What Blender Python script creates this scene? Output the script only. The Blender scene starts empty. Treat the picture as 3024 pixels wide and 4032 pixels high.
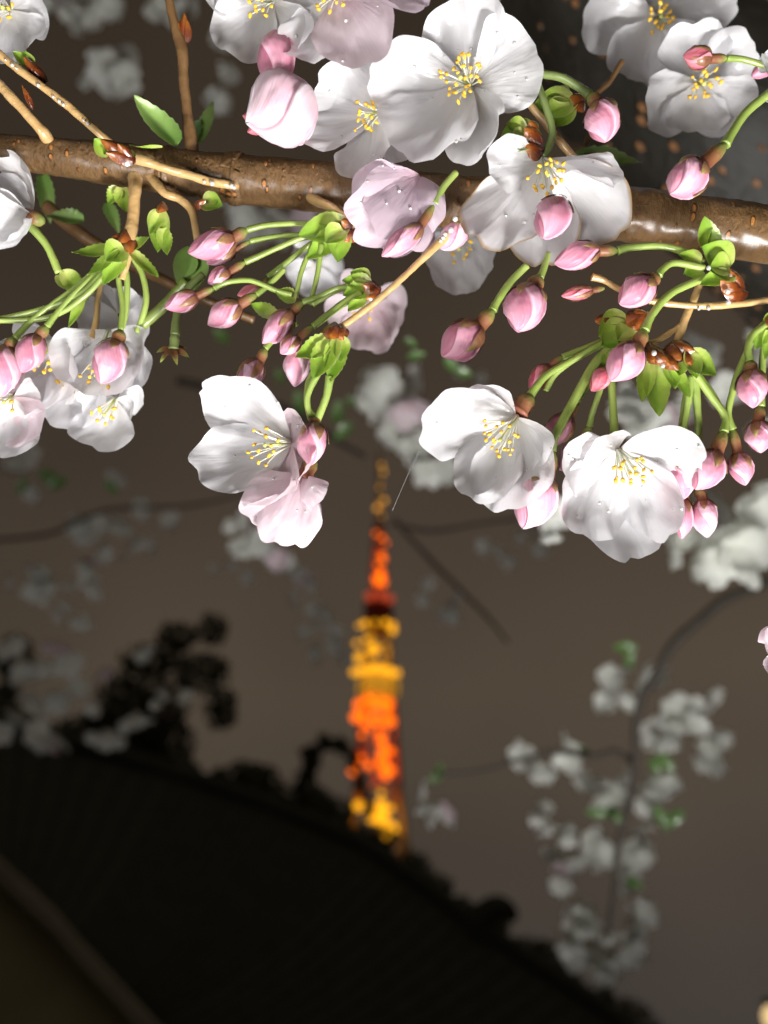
import bpy, math, random
from mathutils import Vector, Matrix, noise
random.seed(7)
sc = bpy.context.scene
COL = sc.collection
# ---------------------------------------------------------------- camera
PITCH = math.radians(37)
CAM = Vector((0, 0, 1.6))
RT = Vector((1, 0, 0))
FW = Vector((0, math.cos(PITCH), math.sin(PITCH)))
UP = Vector((0, -math.sin(PITCH), math.cos(PITCH)))
W = 3024.0                       # photograph's width; the view is as wide as it is deep
D0 = 0.165                       # focus distance, metres
K0 = D0 / W
cam = bpy.data.cameras.new('camera')
cam.sensor_fit = 'HORIZONTAL'
cam.sensor_width = 26.0
cam.lens = 26.0
cam.clip_start = 0.005
cam.clip_end = 3000
cam.dof.use_dof = True
cam.dof.focus_distance = D0
cam.dof.aperture_fstop = 8.8
cam_o = bpy.data.objects.new('camera', cam)
cam_o.location = CAM
cam_o.rotation_euler = (math.radians(90) + PITCH, 0, 0)
COL.objects.link(cam_o)
sc.camera = cam_o
sc.view_settings.view_transform = 'Standard'
sc.view_settings.look = 'None'
sc.view_settings.gamma = 1
sc.view_settings.exposure = 0
sc.cycles.use_denoising = True
sc.cycles.max_bounces = 10
sc.cycles.sample_clamp_indirect = 6

# ---------------------------------------------------------------- night sky, lit brown by the city
wd = bpy.data.worlds.new('World')
sc.world = wd
wd.use_nodes = True
nt = wd.node_tree
bg = nt.nodes['Background']
tc = nt.nodes.new('ShaderNodeTexCoord')
sep = nt.nodes.new('ShaderNodeSeparateXYZ')
nt.links.new(tc.outputs['Generated'], sep.inputs[0])
rampz = nt.nodes.new('ShaderNodeValToRGB')
nt.links.new(sep.outputs['Z'], rampz.inputs[0])
e = rampz.color_ramp.elements
e[0].position = 0.0; e[0].color = (0.044, 0.037, 0.033, 1)
e[1].position = 0.95; e[1].color = (0.033, 0.024, 0.016, 1)
m = e.new(0.40); m.color = (0.070, 0.053, 0.037, 1)
m = e.new(0.60); m.color = (0.053, 0.039, 0.028, 1)
nz = nt.nodes.new('ShaderNodeTexNoise')
nz.inputs['Scale'].default_value = 2.2
nz.inputs['Detail'].default_value = 2
nt.links.new(tc.outputs['Generated'], nz.inputs['Vector'])
mr = nt.nodes.new('ShaderNodeMapRange')
mr.inputs[1].default_value = 0.3; mr.inputs[2].default_value = 0.7
mr.inputs[3].default_value = 0.85; mr.inputs[4].default_value = 1.15
nt.links.new(nz.outputs['Fac'], mr.inputs[0])
nt.links.new(rampz.outputs[0], bg.inputs['Color'])
mx = nt.nodes.new('ShaderNodeMapRange')                 # the glow is stronger toward the right, over the city
mx.inputs[1].default_value = -0.45; mx.inputs[2].default_value = 0.15
mx.inputs[3].default_value = 0.94; mx.inputs[4].default_value = 1.19
nt.links.new(sep.outputs['X'], mx.inputs[0])
mm_ = nt.nodes.new('ShaderNodeMath'); mm_.operation = 'MULTIPLY'
nt.links.new(mr.outputs[0], mm_.inputs[0]); nt.links.new(mx.outputs[0], mm_.inputs[1])
nt.links.new(mm_.outputs[0], bg.inputs['Strength'])

# ---------------------------------------------------------------- the floodlight that lights the tree from below
F0 = CAM + FW * D0
LAMP = F0 + 0.52 * (RT * 0.36 - UP * 0.78 - FW * 0.51)
ld = bpy.data.lights.new('tree_spot', 'SPOT')
ld.energy = 32.0
ld.color = (1.0, 0.985, 0.965)
ld.shadow_soft_size = 0.085
ld.spot_size = math.radians(110)
ld.spot_blend = 0.6
lo = bpy.data.objects.new('tree_spot', ld)
lo.location = LAMP
lo.rotation_euler = (F0 + FW * 0.25 - LAMP).to_track_quat('-Z', 'Y').to_euler()
COL.objects.link(lo)

# added fill light, weaker, from the left of the camera; no known lamp there
fill_light = bpy.data.lights.new('tree_spot', 'SPOT')
fill_light.energy = 6.3; fill_light.color = (1.0, 0.985, 0.97); fill_light.shadow_soft_size = 0.10; fill_light.spot_size = math.radians(95); fill_light.spot_blend = 0.7
fill_light_ob = bpy.data.objects.new('tree_spot', fill_light)
fill_light_ob.location = CAM + RT * -0.22 - UP * 0.16 - FW * 0.20
fill_light_ob.rotation_euler = (F0 + UP * 0.03 - fill_light_ob.location).to_track_quat('-Z', 'Y').to_euler()
COL.objects.link(fill_light_ob)

# ---------------------------------------------------------------- coordinates
def PD(x, y, d):
    """a point at depth d metres that stands where the photograph's pixel (x, y) looks"""
    return CAM + d * (FW + RT * ((x - 1512) / W) - UP * ((y - 2016) / W))
def P(x, y, z=0):                 # z: toward the camera, in pixels of the focus plane
    return PD(x, y, D0 - z * K0)
def DIR(a):                       # right, down, toward the camera
    return (RT * a[0] - UP * a[1] - FW * a[2]).normalized()
def KZ(z): return (D0 - z * K0) / W

# ---------------------------------------------------------------- materials
def mat(name, rough=0.5, spec=0.5):
    m = bpy.data.materials.new(name)
    m.use_nodes = True
    b = m.node_tree.nodes['Principled BSDF']
    b.inputs['Roughness'].default_value = rough
    b.inputs['Specular IOR Level'].default_value = spec
    return m, m.node_tree, b
def node(t, kind, **kw):
    n = t.nodes.new('ShaderNode' + kind)
    for k, v in kw.items():
        if k in n.inputs: n.inputs[k].default_value = v
        else: setattr(n, k, v)
    return n
def ramp(t, fac, stops):
    r = t.nodes.new('ShaderNodeValToRGB')
    e = r.color_ramp.elements
    for i, (p, c) in enumerate(stops):
        if i < 2: q = e[i]; q.position = p
        else: q = e.new(p)
        q.color = (c[0], c[1], c[2], 1)
    t.links.new(fac, r.inputs[0])
    return r.outputs[0]
def uvmap(t, sx, sy):
    tcn = t.nodes.new('ShaderNodeTexCoord')
    mp = t.nodes.new('ShaderNodeMapping')
    mp.inputs['Scale'].default_value = (sx, sy, 1)
    t.links.new(tcn.outputs['UV'], mp.inputs['Vector'])
    return mp.outputs[0]
def objmap(t):
    return t.nodes.new('ShaderNodeTexCoord').outputs['Object']
def bump(t, b, h, strength, dist):
    n = node(t, 'Bump', Strength=strength, Distance=dist)
    t.links.new(h, n.inputs['Height'])
    t.links.new(n.outputs[0], b.inputs['Normal'])
    return n
def mix(t, fac, a, b_):
    n = node(t, 'MixRGB')
    for i, v in ((0, fac), (1, a), (2, b_)):
        if isinstance(v, (tuple, float, int)): n.inputs[i].default_value = v if not isinstance(v, tuple) else (v[0], v[1], v[2], 1)
        else: t.links.new(v, n.inputs[i])
    return n.outputs[0]

def petal_mat(name, base, tip, edge=None, trans=0.5, transcol=None):
    m, t, b = mat(name, 0.42, 0.4)
    b.inputs['Coat Weight'].default_value = 0.25
    b.inputs['Coat Roughness'].default_value = 0.12
    uv = uvmap(t, 1, 1)
    s = t.nodes.new('ShaderNodeSeparateXYZ'); t.links.new(uv, s.inputs[0])
    c = ramp(t, s.outputs['X'], [(0.0, base), (0.45, tip), (1.0, tip)])
    v = node(t, 'TexNoise', Scale=1.0, Detail=3.0)
    t.links.new(uvmap(t, 2.0, 22), v.inputs['Vector'])
    c = mix(t, 0.26, c, mix(t, v.outputs['Fac'], tuple(x * 0.86 for x in tip), tuple(min(1, x * 1.06) for x in tip)))
    if edge:
        ns = node(t, 'TexNoise', Scale=3.0, Detail=3.0); t.links.new(uv, ns.inputs['Vector'])
        ad = node(t, 'Math', operation='MULTIPLY_ADD'); t.links.new(ns.outputs['Fac'], ad.inputs[0]); ad.inputs[1].default_value = 0.2
        t.links.new(s.outputs['X'], ad.inputs[2])
        f = ramp(t, ad.outputs[0], [(1.02, (0, 0, 0)), (1.08, (1, 1, 1))])
        sc_ = node(t, 'MapRange'); 
        sc_.inputs[1].default_value = 1.03; sc_.inputs[2].default_value = 1.10
        t.links.new(ad.outputs[0], sc_.inputs[0])
        c = mix(t, sc_.outputs[0], c, edge)
    t.links.new(c, b.inputs['Base Color'])
    w = node(t, 'TexNoise', Scale=1.0, Detail=2.0)
    t.links.new(uvmap(t, 4, 5), w.inputs['Vector'])
    ad = node(t, 'Math', operation='ADD'); t.links.new(v.outputs['Fac'], ad.inputs[0]); t.links.new(w.outputs['Fac'], ad.inputs[1])
    bn = bump(t, b, ad.outputs[0], 0.4, 0.0007)
    tr = node(t, 'BsdfTranslucent')
    if transcol: tr.inputs[0].default_value = (*transcol, 1)
    else: t.links.new(c, tr.inputs[0])
    mx = node(t, 'MixShader'); mx.inputs[0].default_value = trans
    out = t.nodes['Material Output']
    t.links.new(b.outputs[0], mx.inputs[1]); t.links.new(tr.outputs[0], mx.inputs[2]); t.links.new(mx.outputs[0], out.inputs[0])
    return m
M = {}
M['white'] = petal_mat('petal_white', (0.80, 0.76, 0.70), (0.86, 0.85, 0.87))
M['edge'] = petal_mat('petal_browned_edge', (0.80, 0.76, 0.70), (0.86, 0.85, 0.87), (0.52, 0.33, 0.13))
M['blush'] = petal_mat('petal_blush', (0.80, 0.58, 0.64), (0.84, 0.71, 0.76))
M['mauve'] = petal_mat('petal_mauve', (0.66, 0.42, 0.50), (0.74, 0.60, 0.68))

def bud_mat(name, deep, pale):
    m, t, b = mat(name, 0.5, 0.35)
    b.inputs['Coat Weight'].default_value = 0.15
    b.inputs['Coat Roughness'].default_value = 0.12
    b.inputs['Subsurface Weight'].default_value = 0.35
    b.inputs['Subsurface Radius'].default_value = (1, 0.5, 0.55)
    b.inputs['Subsurface Scale'].default_value = 0.0012
    uv = uvmap(t, 1, 1)
    s = t.nodes.new('ShaderNodeSeparateXYZ'); t.links.new(uv, s.inputs[0])
    oi = t.nodes.new('ShaderNodeObjectInfo')
    rm = node(t, 'Math', operation='MULTIPLY'); t.links.new(oi.outputs['Random'], rm.inputs[0]); rm.inputs[1].default_value = 37.0
    v = node(t, 'TexNoise', noise_dimensions='4D', Scale=1.0, Detail=3.0)
    t.links.new(rm.outputs[0], v.inputs['W'])
    t.links.new(uvmap(t, 1.5, 14), v.inputs['Vector'])
    f = node(t, 'Math', operation='MULTIPLY_ADD'); t.links.new(v.outputs['Fac'], f.inputs[0]); f.inputs[1].default_value = 0.35
    r2 = node(t, 'MapRange'); r2.inputs[3].default_value = -0.22; r2.inputs[4].default_value = 0.18
    t.links.new(oi.outputs['Random'], r2.inputs[0])
    sy = node(t, 'Math', operation='ADD'); t.links.new(s.outputs['Y'], sy.inputs[0]); t.links.new(r2.outputs[0], sy.inputs[1])
    t.links.new(sy.outputs[0], f.inputs[2])
    c = ramp(t, f.outputs[0], [(0.1, deep), (0.75, tuple((a + b2) / 2 for a, b2 in zip(deep, pale))), (1.15, pale)])
    t.links.new(c, b.inputs['Base Color'])
    bump(t, b, v.outputs['Fac'], 0.5, 0.0005)
    return m
M['bud'] = bud_mat('bud_pink', (0.51, 0.18, 0.26), (0.76, 0.43, 0.53))
M['bud_deep'] = bud_mat('bud_deep_pink', (0.48, 0.09, 0.13), (0.72, 0.28, 0.33))
M['bud_pale'] = bud_mat('bud_pale_pink', (0.62, 0.25, 0.35), (0.83, 0.57, 0.66))

def wet(name, stops, nscale, rough=0.3, coat=0.6, bstr=0.4, bdist=0.0004, sss=0.0, axis='X'):
    """stops run along the part; fine noise mottles it"""
    m, t, b = mat(name, rough, 0.5)
    b.inputs['Coat Weight'].default_value = coat
    b.inputs['Coat Roughness'].default_value = 0.08
    uv = uvmap(t, 1, 1)
    s = t.nodes.new('ShaderNodeSeparateXYZ'); t.links.new(uv, s.inputs[0])
    n = node(t, 'TexNoise', Scale=nscale, Detail=4.0, Roughness=0.6)
    t.links.new(objmap(t), n.inputs['Vector'])
    f = node(t, 'Math', operation='MULTIPLY_ADD'); t.links.new(n.outputs['Fac'], f.inputs[0]); f.inputs[1].default_value = 0.7
    a2 = node(t, 'Math', operation='ADD'); t.links.new(s.outputs[axis], a2.inputs[0]); a2.inputs[1].default_value = 0.17 if axis == 'Z' else -0.35
    t.links.new(a2.outputs[0], f.inputs[2])
    t.links.new(ramp(t, f.outputs[0], stops), b.inputs['Base Color'])
    bump(t, b, n.outputs['Fac'], bstr, bdist)
    if sss:
        b.inputs['Subsurface Weight'].default_value = sss
        b.inputs['Subsurface Radius'].default_value = (0.8, 1, 0.3)
        b.inputs['Subsurface Scale'].default_value = 0.0008
    return m
M['calyx'] = wet('calyx', [(0.0, (0.19, 0.055, 0.026)), (0.5, (0.22, 0.095, 0.035)), (0.95, (0.22, 0.28, 0.06))], 900, 0.6, 0.08)
M['sepal'] = wet('sepal', [(0.0, (0.13, 0.036, 0.018)), (0.45, (0.27, 0.13, 0.06)), (0.8, (0.38, 0.34, 0.11))], 900, 0.45, 0.2)
M['stalk'] = wet('stalk_green', [(0.0, (0.22, 0.30, 0.06)), (1.0, (0.33, 0.42, 0.10))], 400, 0.4, 0.35, sss=0.25)
M['stalk_dull'] = wet('stalk_dull_green', [(0.0, (0.13, 0.17, 0.05)), (1.0, (0.20, 0.26, 0.08))], 400, 0.45, 0.3)
M['bract'] = wet('bract_green', [(0.0, (0.50, 0.55, 0.15)), (0.45, (0.31, 0.46, 0.06)), (1.0, (0.17, 0.33, 0.03))], 350, 0.3, 0.7, 0.5, 0.0006, sss=0.3)
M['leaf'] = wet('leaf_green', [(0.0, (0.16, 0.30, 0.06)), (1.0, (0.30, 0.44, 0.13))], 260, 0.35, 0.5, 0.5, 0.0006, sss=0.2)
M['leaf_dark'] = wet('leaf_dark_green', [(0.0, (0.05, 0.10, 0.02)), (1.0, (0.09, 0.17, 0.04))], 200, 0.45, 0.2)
M['scale'] = wet('bud_scale_brown', [(0.0, (0.045, 0.009, 0.004)), (0.5, (0.16, 0.035, 0.008)), (1.0, (0.40, 0.13, 0.022))], 520, 0.18, 1.0, 0.8, 0.0007)
M['twig'] = wet('twig_golden', [(0.0, (0.26, 0.10, 0.025)), (0.26, (0.34, 0.15, 0.04)), (0.40, (0.52, 0.32, 0.125)), (1.0, (0.64, 0.45, 0.22))], 330, 0.28, 1.0, 0.7, 0.0007, axis='Z')
M['twig_dark'] = wet('twig_brown', [(0.0, (0.10, 0.05, 0.02)), (0.45, (0.17, 0.09, 0.035)), (1.0, (0.24, 0.14, 0.06))], 260, 0.4, 0.5, 0.7, 0.0007, axis='Z')
M['twig_far'] = wet('twig_far', [(0.0, (0.025, 0.021, 0.016)), (1.0, (0.055, 0.043, 0.03))], 60, 0.7, 0.0, axis='Z')

def bark_mat(name, base, dark, lent, su, sv, size, coat):
    m, t, b = mat(name, 0.45, 0.4)
    b.inputs['Coat Weight'].default_value = coat
    b.inputs['Coat Roughness'].default_value = 0.32
    n = node(t, 'TexNoise', Scale=1.0, Detail=6.0, Roughness=0.65)
    t.links.new(uvmap(t, su * 1.6, sv * 1.4), n.inputs['Vector'])
    n2 = node(t, 'TexNoise', Scale=1.0, Detail=3.0)
    t.links.new(uvmap(t, su * 0.12, sv * 0.3), n2.inputs['Vector'])
    c = mix(t, n.outputs['Fac'], dark, base)
    c = mix(t, ramp(t, n2.outputs['Fac'], [(0.45, (0, 0, 0)), (0.7, (0.7, 0.7, 0.7))]), c, tuple(x * 0.45 for x in base))
    vo = node(t, 'TexVoronoi', Randomness=1.0, Scale=1.0)
    t.links.new(uvmap(t, su, sv), vo.inputs['Vector'])
    l = ramp(t, vo.outputs['Distance'], [(size, (1, 1, 1)), (size + 0.09, (0, 0, 0))])
    pick = node(t, 'SeparateColor'); t.links.new(vo.outputs['Color'], pick.inputs[0])
    thr = ramp(t, pick.outputs[0], [(0.36, (0, 0, 0)), (0.41, (1, 1, 1))])
    lm = node(t, 'MixRGB', blend_type='MULTIPLY'); lm.inputs[0].default_value = 1
    t.links.new(l, lm.inputs[1]); t.links.new(thr, lm.inputs[2])
    c = mix(t, lm.outputs[0], c, lent)
    t.links.new(c, b.inputs['Base Color'])
    ad = node(t, 'Math', operation='MULTIPLY_ADD'); t.links.new(lm.outputs[0], ad.inputs[0]); ad.inputs[1].default_value = 1.2
    t.links.new(n.outputs['Fac'], ad.inputs[2])
    bump(t, b, ad.outputs[0], 1.0, 0.0016)
    return m
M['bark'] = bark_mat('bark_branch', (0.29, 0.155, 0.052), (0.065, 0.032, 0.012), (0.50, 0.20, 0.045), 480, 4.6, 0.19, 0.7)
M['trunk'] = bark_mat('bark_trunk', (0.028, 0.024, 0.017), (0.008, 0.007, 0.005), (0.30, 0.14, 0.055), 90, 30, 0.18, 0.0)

def plain(name, col, rough=0.5, spec=0.3, emit=None, es=1.0, nscale=0, amp=0.3):
    m, t, b = mat(name, rough, spec)
    b.inputs['Base Color'].default_value = (*col, 1)
    if nscale:
        n = node(t, 'TexNoise', Scale=nscale, Detail=4.0)
        t.links.new(objmap(t), n.inputs['Vector'])
        t.links.new(mix(t, n.outputs['Fac'], tuple(x * (1 - amp) for x in col), tuple(x * (1 + amp) for x in col)), b.inputs['Base Color'])
    if emit:
        b.inputs['Emission Color'].default_value = (*emit, 1)
        b.inputs['Emission Strength'].default_value = es
    return m
M['filament'] = plain('filament', (0.80, 0.80, 0.68), 0.4)
M['anther'] = plain('anther_yellow', (0.78, 0.47, 0.05), 0.5, 0.3, nscale=900)
M['pistil'] = plain('pistil', (0.55, 0.58, 0.16), 0.4)
M['thread'] = plain('spider_silk', (0.25, 0.25, 0.25), 0.3)
M['far_white'] = plain('far_petal', (0.74, 0.74, 0.68), 0.6, 0.2, nscale=90, amp=0.12)
M['far_pink'] = plain('far_petal_pink', (0.72, 0.58, 0.62), 0.6, 0.2, nscale=90, amp=0.12)
M['roof'] = plain('roof_tile', (0.085, 0.10, 0.085), 0.7, 0.1, nscale=2.0)
M['eave'] = plain('eave_board', (0.40, 0.40, 0.33), 0.8, 0.1, nscale=1.0)
M['wall'] = plain('plaster_wall', (0.44, 0.43, 0.27), 0.9, 0.1, nscale=0.8)
M['ground'] = plain('ground', (0.04, 0.036, 0.03), 0.9, 0.1, nscale=0.5)
M['foliage'] = plain('dark_foliage', (0.12, 0.14, 0.09), 0.7, 0.1, nscale=3)
M['dark_wood'] = plain('dark_trunk_wood', (0.05, 0.04, 0.03), 0.9, 0.1, nscale=5)

# ---------------------------------------------------------------- mesh helpers
ORG = {}
def mk(name, geo, m, parent=None, origin=None):
    v, f, uv = geo
    o0 = ORG[parent.name] if parent else (origin or Vector(v[0]))
    me = bpy.data.meshes.new(name)
    me.from_pydata([tuple(Vector(p) - o0) for p in v], [], f)
    if uv:
        l = me.uv_layers.new(name='UVMap')
        for lp in me.loops: l.data[lp.index].uv = uv[lp.vertex_index]
    me.polygons.foreach_set('use_smooth', [True] * len(me.polygons))
    me.materials.append(m)
    o = bpy.data.objects.new(name, me)
    COL.objects.link(o)
    if parent: o.parent = parent
    else: o.location = o0
    ORG[o.name] = o0
    return o
def tag(o, label=None, cat=None, group=None, kind=None):
    if label: o['label'] = label
    if cat: o['category'] = cat
    if group: o['group'] = group
    if kind: o['kind'] = kind
    return o
def thing(name, loc, label, cat, group=None):
    o = bpy.data.objects.new(name, None)
    o.empty_display_size = 0.002
    COL.objects.link(o)
    o.location = loc
    ORG[o.name] = Vector(loc)
    return tag(o, label, cat, group)
def join(geos):
    V, F, U = [], [], []
    for v, f, u in geos:
        n = len(V); V += v; F += [tuple(i + n for i in q) for q in f]; U += u if u else [(0, 0)] * len(v)
    return V, F, U
def spline(pts, n=8):
    """Catmull-Rom through (Vector, radius) pairs"""
    out = []
    q = [pts[0]] + list(pts) + [pts[-1]]
    for i in range(1, len(q) - 2):
        for k in range(n):
            t = k / n
            a, b, c, d = q[i - 1], q[i], q[i + 1], q[i + 2]
            def cr(A, B, C, D): return 0.5 * ((2 * B) + (C - A) * t + (2 * A - 5 * B + 4 * C - D) * t * t + (3 * B - A - 3 * C + D) * t ** 3)
            out.append((cr(a[0], b[0], c[0], d[0]), b[1] + (c[1] - b[1]) * t))
    out.append(pts[-1])
    return out
def tube(pts, seg=10, n=8, lump=0.0, lscale=300, raw=False, abs_uv=False):
    s = pts if raw else spline(pts, n)
    V, F, U = [], [], []
    T = (s[1][0] - s[0][0]).normalized()
    N = T.orthogonal().normalized()
    L = 0.0
    tot = sum((s[i + 1][0] - s[i][0]).length for i in range(len(s) - 1)) or 1
    for i, (p, r) in enumerate(s):
        if i:
            L += (p - s[i - 1][0]).length
        a = s[max(0, i - 1)][0]; b = s[min(len(s) - 1, i + 1)][0]
        T = (b - a).normalized()
        N = (N - T * N.dot(T)).normalized()
        B = T.cross(N)
        for j in range(seg):
            th = 2 * math.pi * j / seg
            d = N * math.cos(th) + B * math.sin(th)
            rr = r
            if lump: rr = r * (1 + lump * noise.noise((p + d * r) * lscale) + lump * 0.6 * noise.noise(p * lscale * 0.4))
            V.append(p + d * rr)
            U.append((L if abs_uv else L / tot, abs(j / seg * 2 - 1)))
    for i in range(len(s) - 1):
        for j in range(seg):
            F.append((i * seg + j, i * seg + (j + 1) % seg, (i + 1) * seg + (j + 1) % seg, (i + 1) * seg + j))
    for e_, k in ((0, 0), (len(s) - 1, 1)):
        V.append(s[e_][0]); U.append((L if k and abs_uv else float(k), 0.5))
        c = len(V) - 1
        for j in range(seg):
            a_, b_ = e_ * seg + j, e_ * seg + (j + 1) % seg
            F.append((c, b_, a_) if not k else (c, a_, b_))
    return V, F, U
def petal(base, tip, nrm, width, cup=0.25, bow=0.10, curl=0.12, notch=0.06, ruf=0.03, seed=0, nu=18, nv=38, fat=0.86):
    X = tip - base; L = X.length; x = X / L
    n = nrm - x * nrm.dot(x)
    n = n.normalized() if n.length > 1e-9 else x.orthogonal().normalized()
    y = n.cross(x)
    rnd = random.Random(seed)
    p1, p2, p3 = (rnd.uniform(0, 6.28) for _ in range(3))
    skew = rnd.uniform(-0.10, 0.10)
    V, F, U = [], [], []
    for i in range(nu + 1):
        u = i / nu
        for j in range(nv + 1):
            v = -1 + 2 * j / nv
            ph = v * math.radians(126)
            ox = 0.56 + 0.44 * math.cos(ph) - notch * math.exp(-(ph / 0.17) ** 2) + 0.018 * math.sin(5 * ph + p1)
            oy = 0.5 * math.sin(ph) * (1 + 0.05 * math.sin(3 * ph + p2))
            px = ox * u
            py = oy * u ** fat + 0.03 * v * (1 - u)
            s = py * 2
            z = -bow * L * math.sin(math.pi * min(1, px)) + cup * width * 0.5 * s * s
            z += curl * L * max(0.0, px - 0.55) ** 2 * 3 * (1 + 0.5 * math.sin(p2 + 2 * s))
            z += ruf * L * u * u * math.sin(2.6 * ph + p3) + ruf * 0.55 * L * u ** 3 * math.sin(6.5 * ph + p1)
            z += ruf * 0.8 * L * noise.noise(Vector((px * 3 + seed, s * 2.2, seed * 1.7)))
            z += ruf * L * u * (0.42 * noise.noise(Vector((px * 6 + seed, s * 7, seed * 2.3))) + 0.22 * noise.noise(Vector((px * 12 + seed, s * 15, seed * 1.1))))
            V.append(base + x * (px * L) + y * (py * width + skew * L * px * px) + n * z)
            U.append((u, j / nv))
    for i in range(nu):
        for j in range(nv):
            a = i * (nv + 1) + j
            F.append((a, a + 1, a + nv + 2, a + nv + 1))
    return V, F, U
def leaf(base, tip, nrm, width, cup=0.3, bow=0.08, teeth=0, seed=0, nu=22, nv=8, thick=0.035):
    X = tip - base; L = X.length; x = X / L
    n = nrm - x * nrm.dot(x); n = n.normalized() if n.length > 1e-9 else x.orthogonal().normalized()
    y = n.cross(x)
    V, F, U = [], [], []
    rnd = random.Random(seed); ph = rnd.uniform(0, 6)
    for side in (1, -1):
        for i in range(nu + 1):
            t = i / nu
            w = (math.sin(math.pi * min(1, t * 0.93 + 0.07) ** 0.85)) ** 0.8 * (1 - 0.15 * t) if t < 1 else 0.0
            if teeth: w *= 1 + 0.55 * teeth * ((t * 7 + ph) % 1 - 0.5)
            for j in range(nv + 1):
                s = -1 + 2 * j / nv
                z = cup * width * 0.5 * w * abs(s) ** 1.5 - bow * L * math.sin(math.pi * t) + 0.03 * L * math.sin(5 * t + ph) * s
                z += side * thick * 0.5 * width * (1 - s * s) * min(1, 4 * (1 - t))
                V.append(base + x * (t * L) + y * (s * w * width * 0.5) + n * z)
                U.append((t, j / nv))
    m_ = (nu + 1) * (nv + 1)
    for sd in (0, 1):
        for i in range(nu):
            for j in range(nv):
                a = sd * m_ + i * (nv + 1) + j
                q = (a, a + 1, a + nv + 2, a + nv + 1)
                F.append(q if sd == 0 else q[::-1])
    return V, F, U
def ellipsoid(c, ax, rl, rw, nu=6, nv=8):
    y = ax.orthogonal().normalized(); z = ax.cross(y)
    V, F, U = [], [], []
    for i in range(nu + 1):
        a = math.pi * i / nu
        for j in range(nv):
            b = 2 * math.pi * j / nv
            V.append(c + ax * (-math.cos(a) * rl) + (y * math.cos(b) + z * math.sin(b)) * (math.sin(a) * rw))
            U.append((i / nu, j / nv))
    for i in range(nu):
        for j in range(nv):
            F.append((i * nv + j, i * nv + (j + 1) % nv, (i + 1) * nv + (j + 1) % nv, (i + 1) * nv + j))
    return V, F, U
def box(c, ax, ay, az):
    V = [c + ax * i + ay * j + az * k for i in (-1, 1) for j in (-1, 1) for k in (-1, 1)]
    F = [(0, 1, 3, 2), (4, 6, 7, 5), (0, 4, 5, 1), (2, 3, 7, 6), (0, 2, 6, 4), (1, 5, 7, 3)]
    return V, F, [(0, 0)] * 8
def flat(o):
    o.data.polygons.foreach_set('use_smooth', [False] * len(o.data.polygons)); return o
def interp(prof, t):
    for (a, x), (b, y) in zip(prof, prof[1:]):
        if t <= b: return x + (y - x) * (t - a) / (b - a)
    return prof[-1][1]
# ---------------------------------------------------------------- setting: ground, far hall, tower, street lamp, trees
g = mk('ground', ([Vector((-900, -900, 0)), Vector((900, -900, 0)), Vector((900, 1500, 0)), Vector((-900, 1500, 0))], [(0, 1, 2, 3)], [(0, 0)] * 4), M['ground'], origin=Vector((0, 0, 0)))
tag(g, kind='structure')

TD, TX = 397.0, -3.2
def hz(y):                        # height on the tower at the photograph's row y
    t = -(y - 2016) / W
    return 1.6 + TD * (math.sin(PITCH) + math.cos(PITCH) * t) / (math.cos(PITCH) - math.sin(PITCH) * t)
tower = thing('lattice_tower', (TX, TD, 0), 'tall floodlit lattice tower glowing orange and yellow beyond the blossoms', 'tower')
TP = [(0, 38), (40, 25), (90, 14.5), (123, 11), (165, 9), (185, 7.5), (214, 6.2), (237, 4.4), (286, 2.9), (300, 1.4), (352, 0.5)]
steel_orange = plain('steel_orange', (0.55, 0.12, 0.02), 0.6)
steel_pale = plain('steel_pale', (0.62, 0.48, 0.22), 0.6)
deck_red = plain('deck_red', (0.22, 0.05, 0.03), 0.7)
glow_o = plain('lamp_orange', (0.5, 0.1, 0.0), 0.5, 0.3, (1.0, 0.15, 0.004), 1.9)
glow_y = plain('lamp_yellow', (0.5, 0.3, 0.0), 0.5, 0.3, (1.0, 0.43, 0.014), 1.4)
glow_added = plain('added_red_glow', (0.3, 0.05, 0.02), 0.5, 0.3, (1.0, 0.13, 0.05), 0.45)  # for the red glow added around the upper deck
glow_d = plain('lamp_gold_dim', (0.4, 0.2, 0.0), 0.5, 0.3, (1.0, 0.46, 0.06), 1.3)
glow_deck = plain('deck_glow', (0.5, 0.3, 0.0), 0.5, 0.3, (1.0, 0.48, 0.035), 0.42)  # emission put into the whole deck body, no separate windows
def bar(a, b, r):
    d = (b - a); L = d.length; d.normalize(); y = d.orthogonal().normalized()
    return box((a + b) / 2, d * (L / 2), y * r, d.cross(y) * r)
def lattice(z0, z1, m, bars):
    gs = []
    n = max(1, round((z1 - z0) / (2.2 * max(2.0, interp(TP, (z0 + z1) / 2)))))
    for i in range(n):
        a, b = z0 + (z1 - z0) * i / n, z0 + (z1 - z0) * (i + 1) / n
        ha, hb = interp(TP, a), interp(TP, b)
        c = [(1, 1), (-1, 1), (-1, -1), (1, -1)]
        o = Vector((TX, TD, 0))
        A = [o + Vector((x * ha, y * ha, a)) for x, y in c]; B = [o + Vector((x * hb, y * hb, b)) for x, y in c]
        for k in range(4):
            k2 = (k + 1) % 4
            gs += [bar(A[k], B[k], bars), bar(A[k], B[k2], bars * 0.6), bar(A[k2], B[k], bars * 0.6), bar(B[k], B[k2], bars * 0.6)]
    return flat(mk('lattice_section', join(gs), m, tower))
lattice(0, 95, steel_pale, 1.0); lattice(95, 121, steel_pale, 0.8); lattice(121, 166, steel_orange, 0.8)
lattice(166, 214, steel_pale, 0.7); lattice(236, 290, steel_orange, 0.5); lattice(290, 352, steel_pale, 0.3)
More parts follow.
